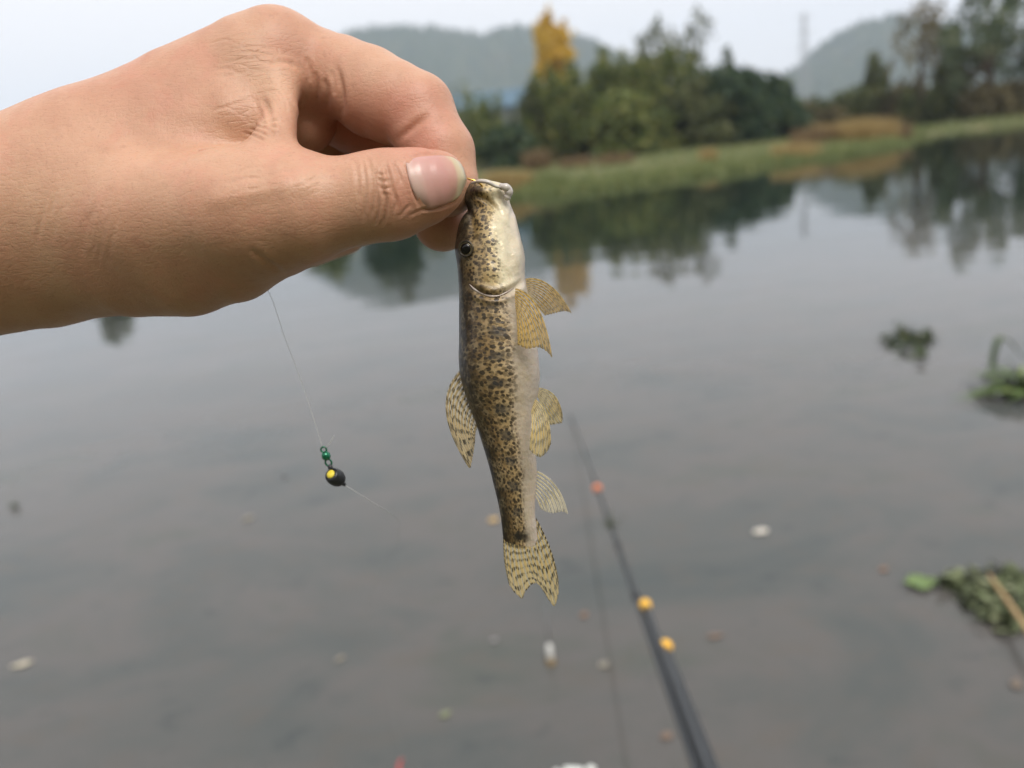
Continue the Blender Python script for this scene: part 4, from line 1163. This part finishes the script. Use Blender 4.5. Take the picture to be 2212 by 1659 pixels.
# ------------------------------------------------------------------ tackle
GOLD = simple_mat('gold_hook_wire', (.80, .52, .14), (.90, .62, .20), .22, 300, .5, 0, 0, 1.0)
hk = catmull([P(a, b2, d*1e-3) for a, b2, d in [(930, 396, 218.5), (980, 386, 218.3), (1004, 384.5, 217), (1016, 387.5, 216), (1030, 392, 216), (1042, 402, 217), (1046, 416, 219), (1040, 428, 221), (1030, 430, 222), (1024, 422, 222)]], 50)
V, F = tube(c2w(hk), np.interp(np.linspace(0, 1, 50), [0, .9, 1], [.00027, .00026, .00006]), 8)
tag(mesh_obj('fishing_hook', V, F, GOLD), 'thin gold fishing hook caught in the lip of the fish', 'hook')

m, nt, out = new_mat('clear_nylon'); b = NB(nt)
p = b.n('ShaderNodeBsdfPrincipled'); p.inputs['Base Color'].default_value = (.62, .63, .62, 1); p.inputs['Roughness'].default_value = .2
tr = b.n('ShaderNodeBsdfTransparent'); ms = b.n('ShaderNodeMixShader'); ms.inputs[0].default_value = .42
b.l(tr.outputs[0], ms.inputs[1]); b.l(p.outputs[0], ms.inputs[2]); b.l(ms.outputs[0], out.inputs[0]); NYL = m
def line(pts, r, label, n=60):
    V, F = tube(c2w(catmull([P(a, b2, d*1e-3) for a, b2, d in pts], n)), r, 6)
    return tag(mesh_obj('fishing_line', V, F, NYL), label, 'fishing line')
line([(925, 397, 219), (780, 440, 236), (640, 540, 240), (575, 612, 236), (590, 652, 236), (612, 720, 237), (650, 822, 239), (678, 906, 240), (697, 968, 241)], .00010, 'fine clear line running from under the hand to the green swivel')
line([(747, 1049, 244), (790, 1076, 250), (832, 1101, 262), (860, 1150, 330), (800, 1300, 560), (840, 1500, 800), (872, 1640, 900)], .00013, 'fine clear line trailing below the black bead')

GREEN = simple_mat('green_metal_swivel', (.004, .10, .05), (.01, .20, .10), .25, 900, .5, 0, .4, .5)
BLK = simple_mat('black_rubber', (.008, .009, .012), (.016, .017, .02), .38, 200, .5)
YLW = simple_mat('bright_yellow_paint', (.78, .62, .05), (.84, .70, .10), .5, 200, .4)
def cp(a, b2, d): return P(a, b2, d*1e-3)
# swivel
sw0, sw1 = cp(698, 968, 241), cp(713, 1008, 242.5)
ax_ = (sw1-sw0); Ls = np.linalg.norm(ax_); ax_ /= Ls
s1_ = np.cross(ax_, [0, 0, 1]); s1_ /= np.linalg.norm(s1_); s2_ = np.cross(ax_, s1_)
sw = empty('swivel', c2w(sw0)); sw['_org'] = [float(a) for a in sw.location]
tag(sw, 'tiny metallic green swivel tied above the black bead', 'swivel')
def lathe(c0, prof_, mat, name, par, axis=ax_, q1=s1_, q2=s2_, seg=18):
    V = []; F = []
    for (h, r) in prof_:
        for k in range(seg):
            a = 2*math.pi*k/seg; V.append(c0+axis*h+(q1*math.cos(a)+q2*math.sin(a))*r)
    n = len(prof_)
    for i in range(n-1):
        for k in range(seg):
            a, b2 = i*seg+k, i*seg+(k+1) % seg; F.append((a, b2, b2+seg, a+seg))
    F.append(tuple(reversed(range(seg)))); F.append(tuple(range((n-1)*seg, n*seg)))
    return mesh_obj(name, c2w(V), F, mat, par)
def ring(c0, r, wr, mat, name, par, a1, a2, sy=1.0):
    pth = [c0+a1*r*math.cos(a)+a2*r*sy*math.sin(a) for a in np.linspace(0, 2*math.pi, 28)]
    V, F = tube(c2w(pth), wr, 7, False); return mesh_obj(name, V, F, mat, par)
ring(sw0+ax_*.0005, .00085, .00028, GREEN, 'eye_loop', sw, ax_, s1_)
lathe(sw0, [(.0012, .0005), (.0015, .0010), (.0022, .00135), (.0031, .0014), (.0037, .0010), (.0040, .0005)], GREEN, 'barrel', sw)
ring(sw0+ax_*.0049, .0011, .00030, GREEN, 'eye_loop', sw, ax_, s1_, .85)
lathe(sw0, [(.0056, .0004), (.0058, .00075), (.0082, .0008), (.0086, .0005)], BLK, 'sleeve', sw)
# frayed tag end of the knot
V, F = tube(c2w(catmull([cp(700, 969, 240.8), cp(711, 958, 240), cp(720, 944, 239.5)], 12)), .00012, 6); mesh_obj('knot_tail', V, F, NYL, sw)
V, F = tube(c2w(catmull([cp(700, 969, 240.8), cp(714, 957, 240), cp(722, 940, 239.5)], 12)), .00010, 6); mesh_obj('knot_tail', V, F, NYL, sw)
# bead: blunt black egg whose yellow end faces up left toward the viewer
bc = cp(726, 1032, 243)
bax = np.array([.36, -.46, -.81]); bax /= np.linalg.norm(bax)
b1 = np.cross(bax, [0, 0, 1]); b1 /= np.linalg.norm(b1); b2_ = np.cross(bax, b1)
bead = empty('line_bead', c2w(bc)); bead['_org'] = [float(a) for a in bead.location]
tag(bead, 'small black egg shaped bead with a round yellow end', 'bead')
kw = dict(axis=bax, q1=b1, q2=b2_, seg=32)
lathe(bc, [(-.0030, .0013), (-.0030, .0019), (-.0026, .0023), (-.0010, .00265), (.0008, .0026), (.0022, .0021), (.0031, .0013), (.0036, .0008)], BLK, 'shell', bead, **kw)
lathe(bc, [(-.0037, .0003), (-.0036, .0009), (-.0032, .00135), (-.0028, .00135)], YLW, 'yellow_end', bead, **kw)
sp0 = cp(735, 1041, 243.5); sp1 = cp(746, 1048, 244)
V, F = tube(c2w([sp0, (sp0+sp1)/2, sp1]), [.0007, .0006, .00055], 10); mesh_obj('stem', V, F, BLK, bead)
V, F = tube(c2w(catmull([cp(707, 1021, 242), cp(706, 1026, 241.5), cp(710, 1032, 241.5)], 8)), .0002, 6); mesh_obj('side_eye', V, F, BLK, bead)
V, F = tube(c2w(catmull([sw1, cp(716, 1014, 242.6), cp(720, 1022, 242.6)], 6)), .00012, 6); mesh_obj('connecting_loop', V, F, NYL, sw)

# ---- rods: one long rod dipping its tip in the river, two more laid beside it
CARB = simple_mat('dark_carbon_rod', (.014, .017, .020), (.024, .028, .032), .34, 6, .5, 0, .3)
ORNG = simple_mat('orange_ring_paint', (.75, .20, .07), (.80, .26, .10), .5, 40)
YCAP = simple_mat('amber_plastic_cap', (.85, .44, .03), (.90, .52, .06), .45, 60)
A = W(1232, 893); Bp = PW(1506, 1659, .85)
dirv = (Bp-A)/np.linalg.norm(Bp-A); Lr = np.linalg.norm(Bp-A)
side = np.cross(dirv, [0, 0, 1]); side /= np.linalg.norm(side)
# put "right in the picture" positive
if (PW(1600, 1659, .85)-Bp).dot(side) < 0: side = -side
upv = np.cross(side, dirv); upv = upv if upv[2] > 0 else -upv
def on_rod(u, v):                 # distance along the rod whose picture position has this v
    s = np.linspace(0, Lr, 2000); pts = A+dirv*s[:, None]
    q = (pts-CAMP) @ RMn; vv_ = 829.5-F22*q[:, 1]/-q[:, 2]
    return s[np.argmin(np.abs(vv_-v))]
def rod(name, s0, s1, off, r0, r1, label):
    org = A+dirv*s1+side*off[0]+upv*off[1]
    e = empty(name, org); e['_org'] = [float(a) for a in org]
    tag(e, label, 'fishing rod', 'fishing rods laid out over the water')
    n = 40; ss = np.linspace(s0, s1, n)
    pth = A+dirv*ss[:, None]+side*off[0]*np.ones((n, 1))+upv*off[1]
    # stepped sections
    f = (ss-s0)/(s1-s0); rr = r0+(r1-r0)*(f*.6+.4*np.floor(f*5)/5)
    V, F = tube(pth, rr, 16); mesh_obj('shaft', V, F, CARB, e)
    return e, pth, rr
s_end = Lr+.75
e, pth, rr = rod('fishing_rod', .0, s_end, (0, 0), .0024, .0078, 'long dark fishing rod with an orange ring, its tip in the water')
so_ = on_rod(0, 1055)
rad = np.interp(so_, np.linspace(0, s_end, 40), rr)
V, F = ellipsoid(A+dirv*so_, [side*(rad+.0075), upv*(rad+.0075), dirv*.010], 18, 10); mesh_obj('orange_ring', V, F, ORNG, e)
for k, vq in enumerate((1180, 1290)):
    sq_ = on_rod(0, vq); rad = np.interp(sq_, np.linspace(0, s_end, 40), rr)+.0012
    V, F = tube([A+dirv*(sq_-.012), A+dirv*(sq_+.012)], rad, 16); mesh_obj('ferrule', V, F, BLK, e)
for (vq, off, label) in [(1322, (.0075, .011), 'dark fishing rod with an amber cap starting farther out'), (1410, (.0150, .008), 'dark fishing rod with an amber cap set nearer the handle end')]:
    sq_ = on_rod(0, vq)
    e, pth, rr = rod('fishing_rod', sq_, s_end, off, .0050, .0076, label)
    c0 = A+dirv*sq_+side*off[0]+upv*off[1]
    V, F = ellipsoid(c0-dirv*.001, [side*.0100, upv*.0100, dirv*.012], 20, 12); mesh_obj('end_cap', V, F, YCAP, e)
# a wisp of weed caught on the rod
sq_ = on_rod(0, 1142); c0 = A+dirv*sq_
WEED = leaf_mat('river_weed', [(0, (.03, .045, .02)), (.6, (.07, .09, .035)), (1, (.13, .14, .06))], .3)
parts = []
rngw = np.random.RandomState(4)
for k in range(14):
    d = side*rngw.normal()*.02+upv*abs(rngw.normal())*.018-dirv*rngw.uniform(-.01, .035)
    parts.append(tube(catmull([c0, c0+d*.6+upv*.005, c0+d+rngw.normal(size=3)*.006], 6), np.linspace(.0012, .0005, 6), 5))
V, F = join(parts); tag(mesh_obj('weed_strand', V, F, WEED), 'wisp of weed caught on the long fishing rod', 'weed')

# fishing float standing in the water
fl = W(1190, 1432); fo = empty('fishing_float', fl); tag(fo, 'white topped fishing float standing in the water below the tail', 'fishing float')
WHT = simple_mat('white_float_paint', (.72, .72, .70), (.80, .80, .78), .4, 30)
CORK = simple_mat('brown_cork', (.16, .11, .05), (.24, .17, .08), .8, 120)
V, F = tube([fl+[0, 0, -.02], fl+[0, 0, -.004], fl+[0, 0, .010], fl+[0, 0, .014]], [.010, .0125, .0115, .007], 16); mesh_obj('cork', V, F, CORK, fo)
V, F = tube([fl+[0, 0, .012], fl+[0, 0, .016], fl+[0, 0, .046], fl+[0, 0, .056]], [.006, .0078, .007, .0025], 16); mesh_obj('painted_top', V, F, WHT, fo)
V, F = tube([fl+[0, 0, .054], fl+[.001, 0, .10], fl+[.003, 0, .165]], [.0018, .0015, .0012], 8); mesh_obj('antenna', V, F, simple_mat('grey_antenna', (.16, .17, .18), (.2, .21, .22), .5, 40), fo)

# ------------------------------------------------------------------ things afloat
def leaf_shape(c, L, Wd, ang, mat, name, par=None, curl=.12, tilt=0.0, n=8, z=.004):
    """an oval leaf, slightly cupped, with thickness"""
    V = []; F = []
    ca, sa = math.cos(ang), math.sin(ang)
    for side_ in (0, 1):
        for i in range(n+1):
            f = i/n; hw = Wd*.5*math.sin(math.pi*min(max(f, .02), .98))**.8*(1+.22*math.sin(f*9+L*900)+.12*math.sin(f*23+L*500))
            for j in (-1, -.5, 0, .5, 1):
                x_, y_ = (f-.5)*L, j*hw
                zz = z+curl*Wd*(abs(j)**2*.35)+tilt*(f-.5)*L+curl*L*.3*(f-.5)**2*4*.3 - side_*.0008
                V.append((c[0]+x_*ca-y_*sa, c[1]+x_*sa+y_*ca, c[2]+zz))
    m1 = (n+1)*5
    for i in range(n):
        for j in range(4):
            a = i*5+j; F.append((a, a+5, a+6, a+1)); F.append((a+m1, a+1+m1, a+6+m1, a+5+m1))
    for i in range(n):
        F.append((i*5, i*5+m1, i*5+5+m1, i*5+5)); a = i*5+4; F.append((a, a+5, a+5+m1, a+m1))
    if name is None: return V, F
    return mesh_obj(name, V, F, mat, par)
def px_size(u, v, px):              # metres on the water for a width of px picture units
    a = W(u, v); return px/F22*np.linalg.norm(a-CAMP)
LF = {}
def lm(k, c1, c2):
    if k not in LF: LF[k] = simple_mat('floating_leaf_'+k, c1, c2, .5, 60)
    return LF[k]
FG = 'scraps of leaf afloat on the river'
for (u, v, wpx, asp, ang, k, c1, c2, label) in [
  (1643, 1150, 40, .75, .2, 'white', (.52, .48, .42), (.60, .56, .48), 'pale cream petal floating right of the rod'),
  (1066, 1125, 30, .8, .5, 'amber', (.50, .32, .10), (.56, .38, .14), 'amber yellow leaf floating behind the tail stalk'),
  (48, 1437, 46, .4, .35, 'cream', (.48, .44, .33), (.56, .50, .38), 'long cream leaf floating near the left edge below the wrist'),
  (535, 1122, 34, .5, .6, 'beige', (.24, .21, .16), (.28, .25, .18), 'dull beige leaf floating left of the bead line'),
  (613, 1031, 22, .6, .1, 'grey', (.10, .10, .10), (.14, .13, .12), 'small grey scrap floating left of the black bead'),
  (962, 1545, 34, .6, .5, 'lime', (.16, .18, .10), (.20, .22, .12), 'pale lime scrap floating below the fish'),
  (1262, 1330, 26, .8, .9, 'rust', (.17, .10, .06), (.22, .13, .08), 'dark rust scrap floating between tail and rod'),
  (1304, 1438, 34, .7, .7, 'straw', (.20, .185, .145), (.23, .21, .165), 'straw coloured scrap floating right of the float'),
  (1545, 1376, 46, .4, .1, 'orange', (.15, .105, .075), (.18, .12, .085), 'dull orange leaf floating right of the amber caps'),
  (1440, 1592, 36, .7, .4, 'orange', (.15, .105, .075), (.18, .12, .085), 'faded orange leaf floating left of the rod handles'),
  (735, 1425, 28, .45, .8, 'beige', (.24, .21, .16), (.28, .25, .18), 'thin beige scrap floating under the bead line'),
  (1067, 1385, 24, .7, .3, 'mauve', (.20, .19, .19), (.23, .22, .22), 'pale mauve scrap floating left of the float'),
  (1908, 1232, 24, .8, .3, 'rust', (.17, .10, .06), (.22, .13, .08), 'dark rust scrap floating left of the bright green leaf'),
  (2195, 1480, 40, .6, .9, 'brown', (.13, .105, .08), (.16, .12, .09), 'brown leaf floating at the right edge below the stalk'),
  ]:
    if not wpx: continue
    c0 = W(u, v); L = px_size(u, v, wpx*.8)
    o = leaf_shape(c0, L, L*asp*.95, ang, lm(k, c1, c2), 'floating_leaf')
    tag(o, label, 'leaf', FG)
# red grub-like lure tip and white foam at the lower edge
c0 = W(866, 1668); REDM = simple_mat('red_lure', (.30, .02, .02), (.40, .04, .03), .3, 200, .5, 0, .5)
V, F = tube(catmull([c0+[-.004, -.02, .0], c0+[-.002, -.006, .012], c0+[.001, .004, .022], c0+[.007, .006, .028]], 14), np.linspace(.0075, .0025, 14), 12)
tag(mesh_obj('lure', V, F, REDM), 'small curled red lure tip poking up at the water surface', 'lure')
FOAM = simple_mat('white_foam', (.62, .65, .62), (.74, .76, .72), .5, 60, .5, .002)
rngf = np.random.RandomState(5)
parts = []
for k in range(16):
    c0 = W(1232+rngf.normal()*20, 1662+abs(rngf.normal())*8); r = .004+.006*rngf.rand()
    parts.append(ellipsoid(c0+[0, 0, r*.2], [np.array([r, 0, 0]), np.array([0, r, 0]), np.array([0, 0, r*.7])], 12, 8))
V, F = join(parts); tag(mesh_obj('foam', V, F, FOAM), 'little heap of white foam bubbles on the water', 'foam')

# weed clumps
CL = {'dark': leaf_mat('floating_weed_dark', [(0, (.018, .028, .014)), (.5, (.035, .06, .022)), (.85, (.07, .10, .035)), (1, (.14, .13, .06))], .2),
      'mid': leaf_mat('floating_weed_mid', [(0, (.03, .035, .02)), (.35, (.075, .09, .045)), (.7, (.18, .22, .11)), (1, (.34, .37, .22))], .25),
      'fresh': leaf_mat('fresh_weed_blade', [(0, (.12, .19, .06)), (.6, (.18, .26, .09)), (1, (.34, .40, .18))], .35)}
def clump(pts, n, size, matk, label, seed, hgt=.03, group='weed clumps afloat on the river'):
    rng = np.random.RandomState(seed); parts = []
    for k in range(n):
        (u, v, r) = pts[rng.randint(len(pts))]
        c0 = W(u+rng.normal()*r*.5, v+rng.normal()*r*.28)
        L = size*(.5+rng.rand())
        z_ = hgt*rng.rand()**1.5
        parts.append(leaf_shape(c0+[0, 0, z_], L, L*.55, rng.rand()*6.28, None, None, None, .3, rng.normal()*.35, 4, .0))
    V, F = join(parts); V = np.array(V); V[:, 2] = np.maximum(V[:, 2], .0005)
    e = empty('weed_clump', W(pts[0][0], pts[0][1])); tag(e, label, 'weed', group)
    mesh_obj('leaf_mass', V, F, CL[matk], e, smooth=False)['kind'] = 'stuff'
    return e
clump([(1940, 740, 34), (1960, 728, 30), (1925, 742, 26), (1985, 748, 34), (1972, 768, 24), (2003, 735, 14), (1950, 720, 22)], 150, .045, 'dark', 'dark green weed clump floating alone on open water', 71, .035)
clump([(30, 1098, 9)], 14, .018, 'dark', 'tiny dark green weed tuft floating at the left edge', 72, .03)
clump([(2090, 1265, 50), (2130, 1275, 60), (2170, 1290, 60), (2200, 1300, 60), (2110, 1310, 40), (2190, 1260, 40), (2060, 1262, 24), (2215, 1335, 40), (2150, 1330, 40), (2190, 1345, 40)], 420, .032, 'mid', 'mottled green and brown weed raft crossed by a tan stalk', 73, .035)
o = leaf_shape(W(1990, 1264), px_size(1990, 1264, 62), px_size(1990, 1264, 32)*1.5, -.1, simple_mat('bright_green_leaf', (.09, .15, .035), (.15, .22, .07), .4, 40), 'floating_leaf', None, .25, 0, 10, .006)
tag(o, 'bright green oval leaf floating beside the weed raft', 'leaf', FG)
STK = simple_mat('tan_reed', (.36, .24, .11), (.44, .31, .16), .7, 60)
sA, sB, sC = W(2135, 1240, .03), W(2185, 1310, .05), W(2260, 1420, .06)
V, F = tube(catmull([sA, sB, sC], 16), np.linspace(.0045, .007, 16), 10); tag(mesh_obj('reed_stalk', V, F, STK), 'tan dead reed stalk lying across the weed raft', 'reed')
# grass at the right edge
parts = []
rng = np.random.RandomState(8)
def blade(p0, p1, p2, w0):
    c = catmull([p0, p1, p2], 12); T3 = np.gradient(c, axis=0); sd3 = np.cross(T3, [0, 0, 1]); nl = np.linalg.norm(sd3, axis=1); nl[nl < 1e-6] = 1; sd3 /= nl[:, None]
    wv = w0*np.sin(np.linspace(.35, math.pi, 12))[:, None]
    V = np.concatenate([c+sd3*wv, c-sd3*wv, c+np.array([0, 0, -.001])]); F = []
    for i in range(11):
        F.append((i, i+1, 24+i+1, 24+i)); F.append((24+i, 24+i+1, 12+i+1, 12+i)); F.append((i+12, i+13, i+1, i))
    return V, F
gc = W(2215, 840)
ends = [((2085, 868, .02), (2150, 840, .05)), ((2110, 805, .05), (2160, 815, .08)), ((2100, 815, .02), (2170, 825, .06)), ((2128, 850, .0), (2175, 838, .04)), ((2150, 795, .08), (2190, 810, .1)), ((2170, 830, .02), (2195, 830, .05)), ((2095, 838, .01), (2155, 835, .04)), ((2240, 790, .1), (2225, 810, .1)), ((2160, 862, .01), (2190, 850, .04))]
for (e1, m1_) in ends:
    for k in range(3):
        j = rng.normal(size=3)*[.03, .03, .008]
        parts.append(blade(gc+[rng.normal()*.05, rng.normal()*.05, 0], W(m1_[0], m1_[1], m1_[2])+j*.5, W(e1[0], e1[1], e1[2])+j, .014))
a0 = W(2133, 815, 0.0)
yb = a0[1]
def at_y(u, v): return atY(u, v, yb)
parts.append(blade(a0, at_y(2160, 728), at_y(2226, 790), .016)); parts.append(blade(a0+[.02, 0, 0], at_y(2164, 730), at_y(2235, 760), .014))
V, F = join(parts); tag(mesh_obj('grass_tussock', V, F, CL['fresh'], smooth=False), 'fresh green grass tussock with one arched blade at the right edge', 'grass')
clump([(2150, 835, 50), (2190, 842, 50), (2205, 820, 40), (2175, 800, 30)], 36, .034, 'dark', 'dark weed matted under the grass tussock', 74, .05)

# ------------------------------------------------------------------ haze
m, nt, out = new_mat('valley_haze'); b = NB(nt)
pv = b.n('ShaderNodeVolumePrincipled'); pv.inputs['Color'].default_value = (.74, .85, 1.0, 1)
pv.inputs['Density'].default_value = HAZE; pv.inputs['Anisotropy'].default_value = 0.2
b.l(pv.outputs[0], out.inputs['Volume'])
X0, X1, Y0, Y1, Z0, Z1 = -1600, 1600, -80, 2500, -3, 330
V = [(X0, Y0, Z0), (X1, Y0, Z0), (X1, Y1, Z0), (X0, Y1, Z0), (X0, Y0, Z1), (X1, Y0, Z1), (X1, Y1, Z1), (X0, Y1, Z1)]
F = [(0, 3, 2, 1), (4, 5, 6, 7), (0, 1, 5, 4), (1, 2, 6, 5), (2, 3, 7, 6), (3, 0, 4, 7)]
hz = mesh_obj('haze', V, F, m, smooth=False); hz['kind'] = 'stuff'
tag(hz, 'thin pale haze hanging over the valley', 'haze')
clean()
